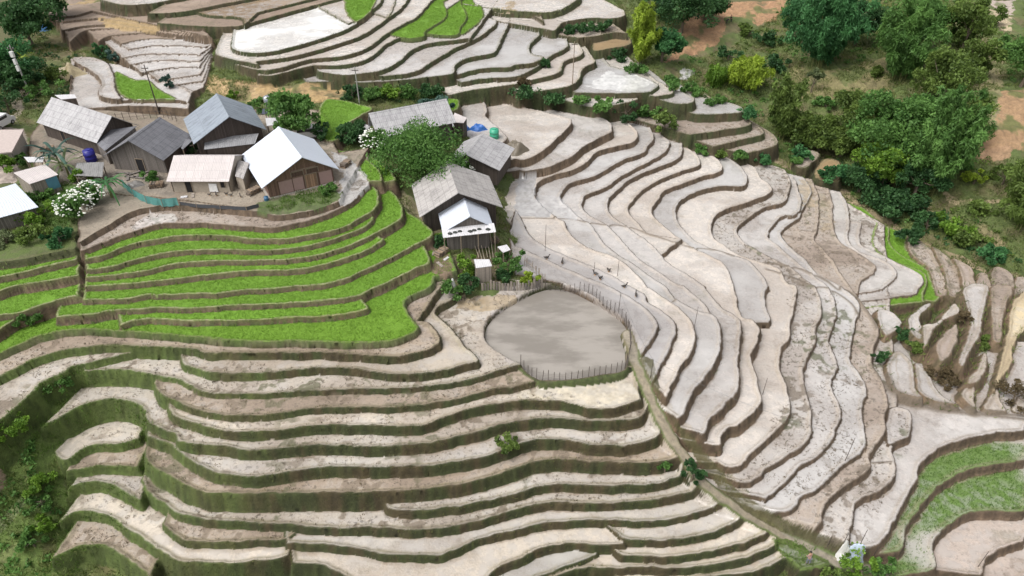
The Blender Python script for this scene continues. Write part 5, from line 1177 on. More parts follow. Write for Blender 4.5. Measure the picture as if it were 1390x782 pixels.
# dark sacks laid along the pent roof
for i, (t_, n_) in enumerate([(.14, 1), (.24, 0), (.33, 1), (.52, 0), (.60, 1), (.70, 0), (.86, 2)]):
    p = ea * (1 - t_) + eb * t_ - an['d'] * (.5 + .12 * (i % 3)) + Zv * .22
    V = []; F = []
    for j in range(5):
        for k in range(8):
            th, ph = math.pi * (j + .02) / 4.04, 2 * math.pi * k / 8; V.append((p[0] + .34 * math.sin(th) * math.cos(ph), p[1] + .22 * math.sin(th) * math.sin(ph), p[2] - .02 + .17 * math.cos(th)))
    for j in range(4):
        for k in range(8): F.append((j * 8 + k, j * 8 + (k + 1) % 8, (j + 1) * 8 + (k + 1) % 8, (j + 1) * 8 + k))
    o = mesh_obj('sack', np.array(V) - p, F, simple('dark_sack', (.05, .055, .05), .9), smooth_=True, loc=p); tag(o, 'dark sack lying on the pent roof of the white annex', 'sack', 'dark sacks on the annex roof')
pr = lean_roof('corrugated grey porch roof under the gable of the blue-grey house', [(278, 188), (351, 181), (346, 195), (277, 203)], [11.0, 11.0, 10.3, 10.3], roof_mat('corrugated_grey', (.27, .27, .28), (2, 4), .8, 7, .35), wall=WOOD_DARK)
lean_roof('dark lean-to roof between the long pale roof and the dark roof', [(150, 176), (186, 171), (142, 205), (128, 192)], [11.6, 11.6, 10.4, 10.4], RF_DARK, wall=WOOD_GREY)
lean_roof('small dark lean-to right of the dark roofed house', [(247, 187), (262, 190), (248, 203), (238, 194)], [10.9, 10.9, 10.3, 10.3], RF_DARK)
lean_roof('low pale lean-to at the left end of the sheet-roofed long house', [(487, 165), (503, 171), (496, 179), (470, 175)], [8.9, 8.7, 8.0, 8.1], RF_PALE)
lean_roof('little thatched-looking grey roof between the low house and the white house', [(323, 217), (338, 221), (330, 243), (319, 239)], [10.6, 10.6, 9.9, 9.9], RF_GREY, wall=MUD_WALL)
lean_roof('white sheet roof behind the ridge of the left long house', [(74, 129), (101, 128), (104, 133), (83, 135)], [10.9, 10.9, 10.6, 10.6], RF_SHEET, wall=WOOD_DARK)
sm, sb, sq = lean_roof('small left shed with a pale roof and a blue panel', [(18, 234.5), (61, 223), (79, 237), (40, 250)], [10.2, 10.2, 9.8, 9.8], RF_PINK, wall=WOOD_PALE)
mb = MB(sb); a_ = sq[2] * .9 + (sum(sq) / 4) * .1; b_ = sq[3] * .9 + (sum(sq) / 4) * .1; e_ = unit((b_ - a_) * [1, 1, 0]); n_ = np.cross(e_, Zv); n_ = n_ if n_[1] < 0 else -n_
cc_ = a_ + e_ * .75 + n_ * .09; mb.box(cc_, e_[:2], n_[:2], 1.4, .06, a_[2] - 1.75, a_[2] - .15); mb.build('blue_panel', simple('blue_sheet', (.10, .26, .36), .6), sm)
lean_roof('lower left house with a bright white roof cut by the picture edge', [(-34, 266), (21, 249), (52, 281), (-20, 301)], [9.9, 9.9, 9.2, 9.2], RF_WHITE, wall=WOOD_GREY, name='house', cat='house')
lean_roof('low corrugated shed roof between the blue barrel and the palm plant', [(104, 221), (141, 220), (139, 240), (100, 238)], [9.7, 9.7, 9.3, 9.3], roof_mat('old_corrugated', (.23, .225, .22), (3, 4), .8, 8, .5))
lean_roof('narrow white sheet roof behind the small left shed', [(32, 213), (60, 213), (58, 220), (38, 220)], [9.8, 9.8, 9.6, 9.6], RF_SHEET)
lean_roof('rusty pale roof of the shack beside the blue tarps', [(617, 153), (634, 160), (629, 167), (612, 166)], [5.6, 5.6, 5.2, 5.2], RF_PINK, wall=WOOD_DARK)
lean_roof('small white sheet roof left of the blue tarps', [(603, 164), (614, 165), (617, 172), (605, 174)], [5.0, 5.0, 4.7, 4.7], RF_SHEET)
lean_roof('tiny plank shed with a patched roof on the pond bank', [(643, 352), (664, 352), (668, 361), (646, 364)], [2.0, 2.0, 1.8, 1.8], RF_SHEET, wall=WOOD_PALE)
lean_roof('white sheet roof between the annex poles and the green bush', [(675, 335), (688, 332), (693, 339), (683, 343)], [1.6, 1.6, 1.4, 1.4], RF_SHEET)
lean_roof('flat pinkish cement roof at the left edge', [(-30, 176), (32, 176), (16, 206), (-40, 212)], [10.0, 10.0, 9.9, 9.9], simple('pink_cement', (.44, .37, .34), .85), wall=CEMENT, name='house', cat='house', th=.2)
lean_roof('white framed canopy behind the large white roof', [(360, 160), (378, 160), (380, 169), (362, 171)], [10.6, 10.6, 10.5, 10.5], RF_SHEET)

def at_ground(px, py): return hit(px, py)
# stainless water tank on a frame
b = hit(370, 166); root = empty('water_tank', b, 'stainless water tank on a tall metal frame behind the large white roof', 'water tank')
STEEL = simple('stainless', (.55, .57, .60), .25, .9)
V, F = tube([(0, 0, 2.6), (0, 0, 2.75), (0, 0, 4.1), (0, 0, 4.3), (0, 0, 4.36)], [.5, .68, .68, .45, .02], 16); mesh_obj('tank', V, F, STEEL, root, smooth_=True)
mb = MB()
for sx in (-.6, .6):
    for sy in (-.6, .6): mb.bar((sx, sy, -.4), (sx * .85, sy * .85, 2.6), .05)
for z_ in (1.2, 2.55): mb.box((0, 0), np.array([1., 0]), np.array([0, 1.]), 1.35, .06, z_, z_ + .06); mb.box((0, .5), np.array([1., 0]), np.array([0, 1.]), 1.35, .06, z_ + .07, z_ + .13)
mb.build('frame', RUST, root)
mb = MB(); slab_roof(mb, (-1.2, .3, 2.1), (-.3 + 1.6, .3, 2.1), (1.3, -.6, 1.6), (-1.2, -.6, 1.6)); mb.build('solar_panel', simple('panel_glass', (.03, .04, .07), .2), root)
def barrel(px, py, r, h, rgb, label, name='barrel', z=None):
    b = hit(px, py); root = empty(name, b, label, name.replace('_', ' '))
    V, F = tube([(0, 0, -.1), (0, 0, .02), (0, 0, h * .3), (0, 0, h * .33), (0, 0, h * .36), (0, 0, h * .64), (0, 0, h * .67), (0, 0, h * .7), (0, 0, h), (0, 0, h + .02)], [r * .9, r, r, r * 1.06, r, r, r * 1.06, r, r * .97, .02], 18)
    mt = simple('plastic_' + name, rgb, .4, var=.12); mesh_obj('drum', V, F, mt, root, smooth_=True)
    V, F = tube([(0, 0, h), (0, 0, h + .1), (0, 0, h + .14)], [r * .45, r * .45, .01], 14); mesh_obj('lid', V, F, mt, root)
barrel(125, 219, .75, 1.7, (.018, .018, .22), 'dark blue barrel beside the dark roofed plank house')
barrel(671, 187, .75, 1.5, (.05, .36, .22), 'green plastic water tank beside the small grey roof', 'water_tank')
barrel(362, 272, .3, .5, (.04, .12, .22), 'small blue tub in the garden of the large white house', 'tub')
def tarp(px, py, sx, sy, h, rgb, label, name='tarp', seed=0, rot=0):
    """crumpled cover over a heap"""
    b = hit(px, py); n = 15; V = []; F = []
    for i in range(n):
        for j in range(n):
            u, v = i / (n - 1) * 2 - 1, j / (n - 1) * 2 - 1; r_ = math.hypot(u, v)
            zz = h * max(0, 1 - r_ ** 2.2) * (.7 + .6 * float(vnoise(i * .5 + seed * 9, j * .5, 1.3))) + .12 * float(vnoise(i + seed, j, 1.1)) - .1
            x, y = u * sx * (1 + .15 * math.sin(v * 5 + seed)), v * sy * (1 + .15 * math.cos(u * 4)); x, y = x * math.cos(rot) - y * math.sin(rot), x * math.sin(rot) + y * math.cos(rot)
            g_ = float(gz(b[0] + x, b[1] + y)) - b[2]
            V.append((x, y, zz + g_))
    for i in range(n - 1):
        for j in range(n - 1): F.append((i * n + j, (i + 1) * n + j, (i + 1) * n + j + 1, i * n + j + 1))
    o = mesh_obj(name, V, F, simple('cover_' + name, rgb, .45, var=.2, bump=.4), loc=b); tag(o, label, name.replace('_', ' '))
    return o
tarp(15, 219, 1.0, .8, 1.0, (.04, .16, .55), 'crumpled blue tarp behind the small left shed', seed=1)
tarp(649, 176, 1.5, .8, .9, (.03, .13, .42), 'blue tarp over a heap left of the green tank', seed=2)
tarp(633, 176, .7, .7, .8, (.03, .10, .32), 'smaller dark blue tarp beside the shack', seed=3)
tarp(1160, 758, .9, .55, .6, (.50, .58, .70), 'pale blue tarp at the lower end of the path', seed=4)
tarp(1143, 759, .7, .5, .7, (.58, .57, .54), 'white sack heap left of the pale blue tarp', 'sack_heap', seed=5)
tarp(58, 40, 1.6, .9, 1.0, (.08, .24, .55), 'blue tarp on the shelter under the dark trees at the top left', seed=6)
tarp(93, 104, 3.0, 2.0, 1.6, (.40, .33, .20), 'yellowish earth mound beside the pale plots', 'earth_mound', seed=7)
tarp(700, 204, 2.0, 2.0, 1.6, (.15, .125, .09), 'dark straw heap at the edge of the top paddy', 'straw_heap', seed=8)
tarp(184, 251, 1.3, .9, .5, (.16, .15, .14), 'heap of grey boards by the end of the teal net', 'board_heap', seed=9)
tarp(24, 208, .7, .9, .5, (.34, .31, .28), 'heap of pale rubble beside the flat cement roof', 'rubble_heap', seed=10)
# bare stalks around the straw heap
for i in range(9):
    b = hit(690 + i * 2.4, 200 + (i * 7) % 9); mb = MB(b); mb.bar(b - Zv * .2, b + np.array([RNG.normal(0, .15), RNG.normal(0, .15), 1.7]), .03, 4); o = mb.build('stalk', BAMP); o.location = b
    tag(o, 'thin bare stalk standing around the dark straw heap', 'stalk', 'bare stalks by the straw heap')
# draped white sheet
b = hit(615, 391); V, F = tube([(0, 0, -.1), (0, 0, .05), (.03, 0, .5), (0, .02, 1.0), (0, 0, 1.35), (0, 0, 1.45)], [.42, .46, .3, .17, .1, .02], 11)
V = [np.array(v) * [1 + .14 * math.sin(i * 2.3), 1 + .14 * math.cos(i * 1.7), 1] for i, v in enumerate(V)]; o = mesh_obj('plastic_sheet', V, F, simple('white_sheet', (.66, .66, .63), .5), loc=b, smooth_=True); tag(o, 'white plastic sheet draped in a cone over a stake by the green strip', 'sheet')
# washing on the low house
b = hit(291, 262); mb = MB(b); mb.quad(b + np.array([-.55, 0, .15]), b + np.array([.55, .02, .12]), b + np.array([.5, .12, 1.25]), b + np.array([-.5, .1, 1.3])); mb.quad(b + np.array([-.5, .14, 1.3]), b + np.array([.5, .16, 1.25]), b + np.array([.55, .3, .3]), b + np.array([-.55, .3, .3])); o = mb.build('cloth', simple('white_cloth', (.72, .71, .70), .8)); o.location = b; tag(o, 'white cloth hung in front of the low mud-walled house', 'cloth')
# poles
def pole(px, py, h, label, r=.11, mat=None, arm=True, kind='utility_pole', cat='pole'):
    b = hit(px, py); root = empty(kind, b, label, cat)
    V, F = tube([(0, 0, -.6), (0, 0, h * .5), (0, 0, h), (0, 0, h + .01)], [r, r * .85, r * .65, .005], 8); mesh_obj('shaft', V, F, mat or CONCRETE, root)
    if arm:
        mb = MB(); mb.box((0, -.1), np.array([1., 0]), np.array([0, 1.]), 1.1, .08, h - .6, h - .5); mb.build('crossarm', RUST, root)
        for x_ in (-.45, .45): mb = MB(); mb.bar((x_, -.1, h - .5), (x_, -.1, h - .28), .05); mb.build('insulator', simple('ceramic', (.4, .4, .38), .4), root)
    return root, b
t1, b1 = pole(216, 153, 7.6, 'dark utility pole in front of the bright green plot', mat=RUST)
t2, b2 = pole(488, 140, 6.2, 'pale concrete pole on the bank behind the green plot', r=.12)
t3, b3 = pole(777, 114, 7.8, 'thin pole standing among the stepped pools', r=.09, mat=WOODP)
tp, bt = pole(42, 130, 8.4, 'utility pole carrying white boxes beside the dirt road at the left', r=.14)
for z_, w_ in ((6.6, .55), (5.4, .42), (4.3, .42)):
    mb = MB(); mb.box((0, -.3), np.array([1., 0]), np.array([0, 1.]), w_, .4, z_, z_ + .85); mb.build('switch_box', simple('white_box', (.66, .66, .64), .5), tp)
SP = [(740, 341, 4.2), (806, 373, 2.0), (838, 375, 2.4), (840, 421, 2.6), (942, 446, 3.2), (883, 513, 2.6), (1035, 536, 2.6), (1147, 626, 3.6), (1327, 770, 2.6), (1123, 742, 1.7), (1143, 742, 1.7), (1166, 742, 2.6), (1184, 758, 1.8)]
LB = ['thin pole rising from the wet paddy nearest the annex', 'short thin pole among the ducks', 'thin pole on the paddy bank right of the ducks', 'thin bent-topped pole above the pond fence', 'thin pole at the fork of two paddy banks', 'thin pole at the tip of the terrace beside the path', 'thin pole on the big pale plot of the fan', 'tall thin pole among the stubble plots', 'thin pole in the bottom right paddy', 'short stake on the bank above the path, leftmost', 'short stake on the bank above the path, right one', 'thin pole behind the pale blue tarp', 'short stake right of the pale blue tarp']
for (px, py, h), lab in zip(SP, LB): pole(px, py, h, lab, r=.035, mat=RUST, arm=False, kind='wire_pole', cat='pole')
def wire(a, b, label, sag=.5, r=.014):
    pts = [np.array(a) * (1 - t_) + np.array(b) * t_ - Zv * sag * 4 * t_ * (1 - t_) for t_ in np.linspace(0, 1, 14)]
    V, F = tube(pts, [r] * 14, 4); o = mesh_obj('wire', np.array(V) - pts[0], F, simple('wire_metal', (.12, .12, .12), .5), loc=pts[0]); tag(o, label, 'wire')
top = lambda px, py, h: hit(px, py) + Zv * h
wire(top(740, 341, 4.1), top(840, 421, 2.5), 'sagging wire from the paddy pole to the bent pole above the pond fence'); wire(top(840, 421, 2.5), top(883, 513, 2.5), 'wire from the bent pole down to the pole beside the path'); wire(top(883, 513, 2.5), top(1147, 626, 3.5), 'long wire across the fan to the stubble plots', 1.0)
# ------------------------------------------------------------------ fences
PF = [at(x, y, -1.75) for x, y in smooth(P('z3:490,100 600,105 760,150 900,240 1010,320 1050,420 1045,560 1000,650 800,690 620,705 440,710 320,625'), 3)]
def fence_line(pts, step):
    out = [pts[0]]; acc = 0
    for a, b in zip(pts[:-1], pts[1:]):
        L_ = np.linalg.norm(b - a); s_ = step - acc
        while s_ <= L_: out.append(a + (b - a) * s_ / L_); s_ += step
        acc = (acc + L_) % step
    return [np.array([p[0], p[1], float(gz(p[0], p[1]))]) for p in out]
b = PF[0]; root = empty('pond_fence', (b[0], b[1], -1.75), 'thin stake and wire fence around the fish pond', 'fence')
pp = fence_line(PF, .62); hts = [1.25 + .3 * RNG.random() for _ in pp]
for p, h in zip(pp, hts):
    q = p - np.array(root.location); mb = MB(); mb.bar(q - Zv * .3, q + np.array([RNG.normal(0, .05), RNG.normal(0, .05), h]), .035, 5); mb.build('stake', RUST, root)
mb = MB(); off = np.array(root.location)
for z_ in (.25, .5, .75, 1.0):
    for a, c in zip(pp[:-1], pp[1:]): mb.bar(a - off + Zv * z_, c - off + Zv * z_, .012, 3)
for a, c in zip(pp[:-1], pp[1:]):
    for t_ in (.25, .5, .75): q = a + (c - a) * t_ - off; mb.bar(q, q + Zv * 1.0, .009, 3)
mb.build('wire_mesh', simple('net_wire', (.16, .14, .13), .7), root)
# teal net
NETP = [(168, 254), (182, 267), (200, 277), (222, 282), (244, 281)]
q = [hit(x, y) for x, y in NETP]; base = q[0]; root = empty('net_fence', base, 'teal net fence along the edge of the house yard', 'fence')
for p in q: mb = MB(base); mb.bar(p - Zv * .3, p + Zv * 1.25, .04); mb.build('stake', WOODP, root)
mb = MB(base)
for a, c in zip(q[:-1], q[1:]):
    for k in range(5):
        s0, s1 = a + (c - a) * k / 5, a + (c - a) * (k + 1) / 5
        w0, w1 = (np.array([0, .1 * math.sin(k * 1.9), 0]) for k in (k, k + 1)); mb.quad(s0 + w0, s1 + w1, s1 + Zv * 1.15 + w1 * .3, s0 + Zv * 1.15 + w0 * .3); mb.quad(s1 + w1 + [0, .03, 0], s0 + w0 + [0, .03, 0], s0 + Zv * 1.15 + w0 * .3 + [0, .03, 0], s1 + Zv * 1.15 + w1 * .3 + [0, .03, 0])
mb.build('net', simple('teal_net', (.09, .27, .25), .7), root)
q = [hit(x, y) for x, y in [(246, 282), (268, 284), (300, 286), (335, 286), (352, 282)]]; base = q[0]; root = empty('net_fence', base, 'low dark sheet fence below the mud-walled house', 'fence')
for p in q: mb = MB(base); mb.bar(p - Zv * .3, p + Zv * .7, .04); mb.build('stake', WOODP, root)
mb = MB(base)
for a, c in zip(q[:-1], q[1:]): mb.quad(a, c, c + Zv * .5, a + Zv * .5); mb.quad(c + [0, .03, 0], a + [0, .03, 0], a + Zv * .5 + [0, .03, 0], c + Zv * .5 + [0, .03, 0])
mb.build('sheet', simple('dark_sheet', (.06, .065, .075), .6), root)
# wooden fence at the pond corner
q = [hit(x, y) for x, y in [(655, 395), (680, 395), (705, 395), (722, 393), (738, 388)]]; base = q[0]; root = empty('wooden_fence', base, 'old grey board fence at the corner of the pond', 'fence')
pts = fence_line(q, .36)
for p in pts:
    h = RNG.uniform(1.0, 1.5); mb = MB(base); mb.box(p, np.array([1., 0]), np.array([0, 1.]), .27, .04, p[2] - .3, p[2] + h); mb.build('board', WOOD_PALE if RNG.random() < .6 else WOOD_GREY, root)
mb = MB(base)
for a, c in zip(q[:-1], q[1:]): mb.bar(a + Zv * .7 + [0, .06, 0], c + Zv * .7 + [0, .06, 0], .04, 4)
mb.build('rail', WOODP, root)
q = [hit(x, y) for x, y in [(712, 360), (722, 368), (732, 378), (740, 386)]]; base = q[0]; root = empty('stick_fence', base, 'crooked stick fence beside the paddy near the pond', 'fence')
for p in fence_line(q, .4): mb = MB(base); mb.bar(p - Zv * .3, p + np.array([RNG.normal(0, .1), RNG.normal(0, .1), RNG.uniform(1.1, 1.8)]), .035, 5); mb.build('stick', WOODP, root)
mb = MB(base)
for a, c in zip(q[:-1], q[1:]): mb.bar(a + Zv * .8, c + Zv * .8, .03, 4)
mb.build('rail', WOODP, root)
q = [hit(x, y) for x, y in [(150, 165), (175, 163), (200, 161), (225, 160), (243, 166)]]; base = q[0]; root = empty('bamboo_fence', base, 'thin bamboo fence between the pale plots and the houses', 'fence')
for p in fence_line(q, 1.0): mb = MB(base); mb.bar(p - Zv * .3, p + Zv * 1.3, .04, 5); mb.build('post', RUST, root)
mb = MB(base)
for a, c in zip(q[:-1], q[1:]):
    for z_ in (.5, 1.05): mb.bar(a + Zv * z_, c + Zv * z_, .025, 4)
mb.build('rail', RUST, root)
# poles stacked under the annex
for i in range(7):
    a = hit(650 + i * 4, 352 + (i % 3) * 2) + Zv * .25; c = hit(640 + i * 5, 326) + Zv * (.9 + .1 * i); mb = MB(a); mb.bar(a, c, .05, 5); o = mb.build('bamboo_pole', BAMP); o.location = a
    tag(o, 'long pale bamboo pole leaning against the front of the annex', 'pole', 'bamboo poles leaning at the annex')
# loose boards near the middle house
for i in range(6):
    a = hit(168 + i * 6, 236 + (i * 5) % 9) + Zv * .2; an_ = RNG.uniform(0, 3.14); ax = np.array([math.cos(an_), math.sin(an_)]); mb = MB(a); mb.box(a, ax, np.array([-ax[1], ax[0]]), 2.2, .35, a[2] - .1, a[2] - .03); o = mb.build('board', WOOD_GREY); o.location = a
    tag(o, 'loose grey board lying on the ground below the dark roofed house', 'board', 'loose boards below the dark roofed house')

# ------------------------------------------------------------------ vehicles, animals, people
def van(px, py, rot, label):
    """small white van: body with sloped front, glass, wheels"""
    b = hit(px, py); root = empty('van', b, label, 'van'); root.rotation_euler.z = rot
    prof = [(-2.0, .35), (2.0, .35), (2.05, .95), (1.45, 1.15), (.95, 1.85), (-1.95, 1.9), (-2.05, 1.0)]
    V = [(x, s_ * (.82 if z < 1.2 else .74), z) for s_ in (-1, 1) for x, z in prof]; n = len(prof)
    me = bpy.data.meshes.new('body'); me.from_pydata(V, [], [tuple(range(n)), tuple(reversed(range(n, 2 * n)))] + [(i, i + n, (i + 1) % n + n, (i + 1) % n) for i in range(n)]); me.materials.append(simple('white_paint', (.68, .68, .68), .35, var=.06))
    o = bpy.data.objects.new('body', me); C.objects.link(o); o.parent = root
    gl = simple('dark_glass', (.02, .025, .03), .1)
    X_, Y_ = np.array([1., 0]), np.array([0, 1.])
    for s_ in (-1, 1): mb = MB(); mb.box((-.5, s_ * .78), X_, Y_, 2.4, .06, 1.3, 1.7); mb.build('side_window', gl, root)
    mb = MB(); mb.quad((1.42, -.66, 1.22), (1.42, .66, 1.22), (1.02, .66, 1.79), (1.02, -.66, 1.79)); mb.quad((1.44, .66, 1.22), (1.44, -.66, 1.22), (1.04, -.66, 1.79), (1.04, .66, 1.79)); mb.build('windscreen', gl, root)
    for x in (-1.25, 1.25):
        for s_ in (-1, 1): mb = MB(); mb.bar((x, s_ * .62, .33), (x, s_ * .86, .33), .33, 14); w = mb.build('wheel', simple('tyre', (.02, .02, .02), .8), root); mb = MB(); mb.bar((x, s_ * .865, .33), (x, s_ * .88, .33), .17, 10); mb.build('rim', simple('rim', (.4, .4, .4), .4), w)
    for s_ in (-1, 1): mb = MB(); mb.box((2.05, s_ * .6), X_, Y_, .08, .25, .75, .92); mb.build('headlight', simple('lamp_glass', (.5, .5, .48), .2), root)
van(421, 187, R(15), 'white van half hidden under the round green tree'); van(4, 172, R(80), 'white van at the left edge beside the cement roof')

def skin_body(name, joints, edges, mat, parent, loc, sub=1, levels=2):
    me = bpy.data.meshes.new(name); me.from_pydata([j[0] for j in joints], edges, []); me.materials.append(mat)
    o = bpy.data.objects.new(name, me); C.objects.link(o)
    if parent: o.parent = parent
    else: o.location = loc
    m = o.modifiers.new('skin', 'SKIN'); sv = me.skin_vertices[0].data
    for i, j in enumerate(joints): sv[i].radius = (j[1], j[1]) if not isinstance(j[1], tuple) else j[1]; sv[i].use_root = (i == 0)
    s_ = o.modifiers.new('sub', 'SUBSURF'); s_.levels = levels; s_.render_levels = levels
    return o
def person(px, py, rot, label, shirt, trousers, bend=0.15, h=1.0, hat=None):
    b = hit(px, py); root = empty('person', b, label, 'person'); root.rotation_euler.z = rot; root.scale = (h, h, h)
    sk = simple('skin', (.36, .21, .14), .6); cb, sb = math.cos(bend), math.sin(bend)
    T_ = lambda x, y, z: (x, y - sb * (z - .92) if z > .92 else y, .92 + (z - .92) * cb if z > .92 else z)
    J = [(T_(0, 0, .95), (.15, .11)), (T_(0, 0, 1.15), (.14, .10)), (T_(0, 0, 1.38), (.16, .10)), (T_(0, 0, 1.47), .055), (T_(0, -.01, 1.56), (.07, .08)), (T_(0, -.015, 1.68), (.08, .095)), (T_(0, -.01, 1.73), .05),
         (T_(.19, 0, 1.40), .055), (T_(.24, -.06, 1.13), .043), (T_(.18, -.25, .98), .034), (T_(.15, -.33, .97), .03), (T_(-.19, 0, 1.40), .055), (T_(-.24, -.06, 1.13), .043), (T_(-.18, -.25, .98), .034), (T_(-.15, -.33, .97), .03),
         ((.10, 0, .84), .09), ((.11, -.07, .47), .062), ((.11, .0, .09), .045), ((.11, -.13, .03), .03), ((-.10, 0, .84), .09), ((-.11, .04, .47), .062), ((-.11, .12, .09), .045), ((-.11, .0, .03), .03)]
    E = [(0, 1), (1, 2), (2, 3), (3, 4), (4, 5), (5, 6), (2, 7), (7, 8), (8, 9), (9, 10), (2, 11), (11, 12), (12, 13), (13, 14), (0, 15), (15, 16), (16, 17), (17, 18), (0, 19), (19, 20), (20, 21), (21, 22)]
    skin_body('body', J, E, sk, root, None)
    cl = simple('shirt_cloth', shirt, .85); k = 1.17
    skin_body('shirt', [(J[i][0], tuple(v * k for v in J[i][1]) if isinstance(J[i][1], tuple) else J[i][1] * 1.25) for i in (1, 0, 2, 7, 8, 9, 11, 12, 13)], [(0, 1), (0, 2), (2, 3), (3, 4), (4, 5), (2, 6), (6, 7), (7, 8)], cl, root, None)
    skin_body('trousers', [(J[i][0], tuple(v * k for v in J[i][1]) if isinstance(J[i][1], tuple) else J[i][1] * 1.25) for i in (0, 15, 16, 17, 19, 20, 21)], [(0, 1), (1, 2), (2, 3), (0, 4), (4, 5), (5, 6)], simple('trouser_cloth', trousers, .85), root, None)
    hd = np.array(T_(0, -.01, 1.70)); V, F = tube([hd + [0, .01, -.02], hd + [0, .01, .05], hd + [0, .01, .10], hd + [0, .01, .115]], [.105, .105, .07, .01], 12); mesh_obj('hair', V, F, simple('hair', (.015, .012, .01), .6), root, smooth_=True)
    if hat:
        V, F = tube([hd + [0, 0, .03], hd + [0, 0, .05], hd + [0, 0, .19]], [.24, .23, .01], 14); mesh_obj('hat', V, F, simple('hat_straw', hat, .8), root)
    for s_ in (-1, 1):
        e = np.array(T_(.032 * s_, -.095, 1.66)); V, F = tube([e, e + [0, -.012, 0]], [.012, .004], 6); mesh_obj('eye', V, F, DARKV, root)
    return root
person(1096, 765, R(200), 'person in a pink and grey jacket walking on the grass below the path', (.42, .27, .26), (.16, .17, .20), .2)
person(986, 33, R(90), 'person in dark clothes bending over on the bare red slope', (.03, .03, .05), (.03, .03, .04), 1.0)
person(992, 31, R(-60), 'person in dark clothes standing on the bare red slope', (.03, .03, .05), (.04, .035, .04), .3)
# ducks on the wet paddies
DK = simple('dark_plumage', (.05, .042, .036), .7)
def duck(px, py, rot, label, s=1.0, upright=False):
    b = hit(px, py); root = empty('duck', b, label, 'duck', 'ducks on the wet paddies' if label.startswith('dark duck') else 'fowl on the dirt yard'); root.rotation_euler.z = rot; root.scale = (s, s, s)
    J = [((0, 0, .22), (.12, .11)), ((-.17, 0, .22), (.09, .08)), ((-.32, 0, .28), .03), ((.14, 0, .24), .09), ((.21, 0, .36), .045), ((.22, 0, .47), .045), ((.26, 0, .52), .055), ((.37, 0, .50), .022)]
    skin_body('body', J, [(0, 1), (1, 2), (0, 3), (3, 4), (4, 5), (5, 6), (6, 7)], DK, root, None)
    for y_ in (-.05, .05): mb = MB(); mb.bar((.0, y_, -.03), (.0, y_, .16), .015, 5); mb.box((.04, y_), np.array([1., 0]), np.array([0, 1.]), .1, .07, -.02, .01); mb.build('leg', simple('duck_leg', (.4, .2, .04), .6), root)
for i, ((px, py), lab) in enumerate(zip([(742, 352), (763, 358), (808, 374), (815, 379.5), (826, 369), (847, 391), (863, 403)], ['dark duck farthest left by the paddy bank', 'dark duck second from the left on the wet strip', 'dark duck at the foot of the short thin pole', 'dark duck just right of the one at the pole', 'dark duck on the bank above the others', 'dark duck on the wet strip below the bank', 'dark duck farthest right on the wet strip'])): duck(px, py, i * 1.3, lab, 1.35)
for i, (px, py) in enumerate([(285, 266), (294, 266), (308, 265), (314, 267), (327, 268)]):
    duck(px, py, i * 2.1, 'small dark fowl on the dirt yard of the low mud-walled house', 1.0)

# firewood stacked in the yards
def firewood(px, py, rot, label, rows=4, cols=9):
    b = hit(px, py); root = empty('firewood_pile', b, label, 'firewood'); root.rotation_euler.z = rot; mt = [simple('split_log', (.26, .19, .13), .85), simple('old_log', (.15, .12, .095), .9)]
    for i in range(rows):
        for j in range(cols):
            mb = MB(); x = (j - cols / 2) * .2 + (i % 2) * .1 + RNG.normal(0, .02); y = RNG.normal(0, .04); mb.bar((x, y - .45, .08 + i * .17), (x + RNG.normal(0, .02), y + .45, .08 + i * .17), RNG.uniform(.075, .1), 6); mb.build('log', mt[RNG.integers(2)], root)
firewood(214, 254, .2, 'firewood stack in front of the dark roofed house'); firewood(345, 262, 1.0, 'firewood stack between the low house and the large white house'); firewood(350, 205, .1, 'firewood stack behind the large white house'); firewood(66, 205, .4, 'firewood stack left of the banana plants'); firewood(470, 225, 1.2, 'firewood stack at the right corner of the large white house'); firewood(668, 330, .3, 'firewood stack under the annex'); firewood(600, 345, .9, 'firewood stack on the bare bank left of the annex'); firewood(646, 215, .6, 'firewood stack at the foot of the small grey roofed house', 3, 7)
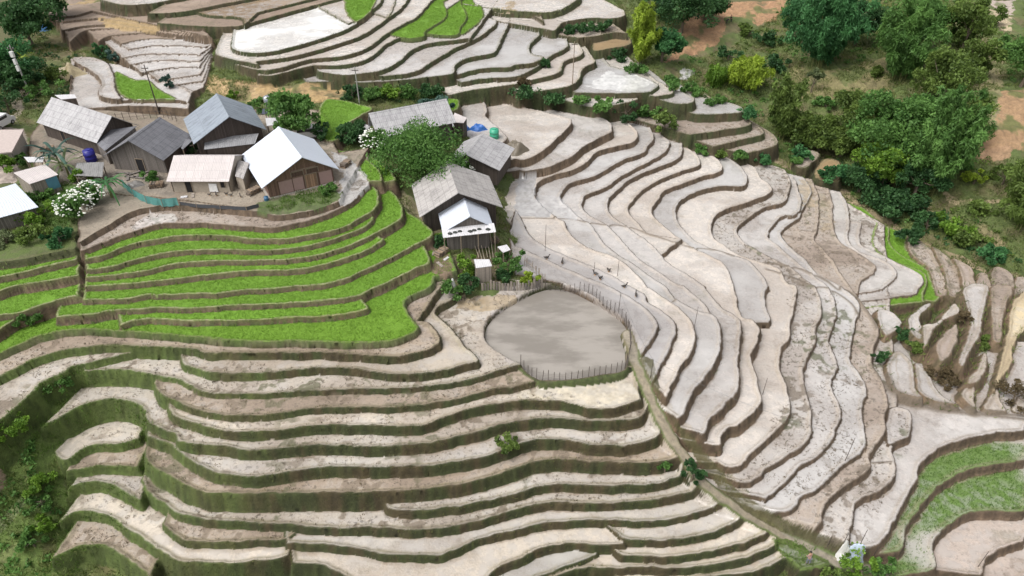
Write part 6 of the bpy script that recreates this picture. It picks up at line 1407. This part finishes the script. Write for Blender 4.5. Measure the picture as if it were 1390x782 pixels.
for i, (px, py, r_) in enumerate([(250, 268, .3), (262, 266, 1.9), (330, 255, 2.4), (345, 240, .7), (110, 212, 1.1), (150, 240, .2), (235, 235, 2.0), (75, 220, 2.7), (50, 215, .5), (606, 352, .9), (597, 360, 2.2), (588, 345, 1.5), (660, 215, .4), (672, 206, 2.6), (655, 200, 1.3)]):
    a = hit(px, py) + Zv * .12; ax = np.array([math.cos(r_), math.sin(r_)]); mb = MB(a); mb.box(a, ax, np.array([-ax[1], ax[0]]), RNG.uniform(.8, 2.0), RNG.uniform(.2, .5), a[2] - .12, a[2] - .02); o = mb.build('scrap_board', WOOD_PALE if i % 3 else RF_SHEET); o.location = a; tag(o, 'scrap board or sheet lying about in the village yards', 'board', 'scrap boards lying in the yards')
# ------------------------------------------------------------------ camera, light, view
cam = bpy.data.cameras.new('camera'); cam.sensor_width = 36; cam.lens = 36 * FPX / PW; cam.clip_end = 4000
co = bpy.data.objects.new('camera', cam); C.objects.link(co); co.location = CAM; co.rotation_euler = (math.pi / 2 - PITCH, 0, 0)
sc = bpy.context.scene; sc.camera = co
wd = bpy.data.worlds.new('World'); sc.world = wd; wd.use_nodes = True; nt = wd.node_tree
sky = nt.nodes.new('ShaderNodeTexSky'); sky.sky_type = 'NISHITA'; sky.sun_disc = False
SUN_EL, SUN_AZ = R(58), R(-120)
sky.sun_elevation = SUN_EL; sky.sun_rotation = SUN_AZ; sky.air_density = 1.0; sky.dust_density = 6.0; sky.ozone_density = 1.0
hs = nt.nodes.new('ShaderNodeHueSaturation'); hs.inputs['Saturation'].default_value = .2
nt.links.new(sky.outputs[0], hs.inputs['Color']); nt.links.new(hs.outputs[0], nt.nodes['Background'].inputs['Color'])
nt.nodes['Background'].inputs['Strength'].default_value = .15
sl = bpy.data.lights.new('sun', 'SUN'); sl.energy = 1.0; sl.angle = R(28); sl.color = (1, .985, .96)
so = bpy.data.objects.new('sun', sl); C.objects.link(so)
dv = Vector((math.sin(SUN_AZ) * math.cos(SUN_EL), math.cos(SUN_AZ) * math.cos(SUN_EL), math.sin(SUN_EL)))
so.rotation_euler = dv.to_track_quat('Z', 'Y').to_euler(); so.location = dv * 200
sc.view_settings.view_transform = 'Standard'; sc.view_settings.look = 'None'; sc.view_settings.gamma = 1; sc.view_settings.use_curve_mapping = False
sc.view_settings.exposure = 0.45
sc.cycles.use_denoising = True
sc.cycles.max_bounces = 6; sc.cycles.diffuse_bounces = 3; sc.cycles.glossy_bounces = 2; sc.cycles.transparent_max_bounces = 6
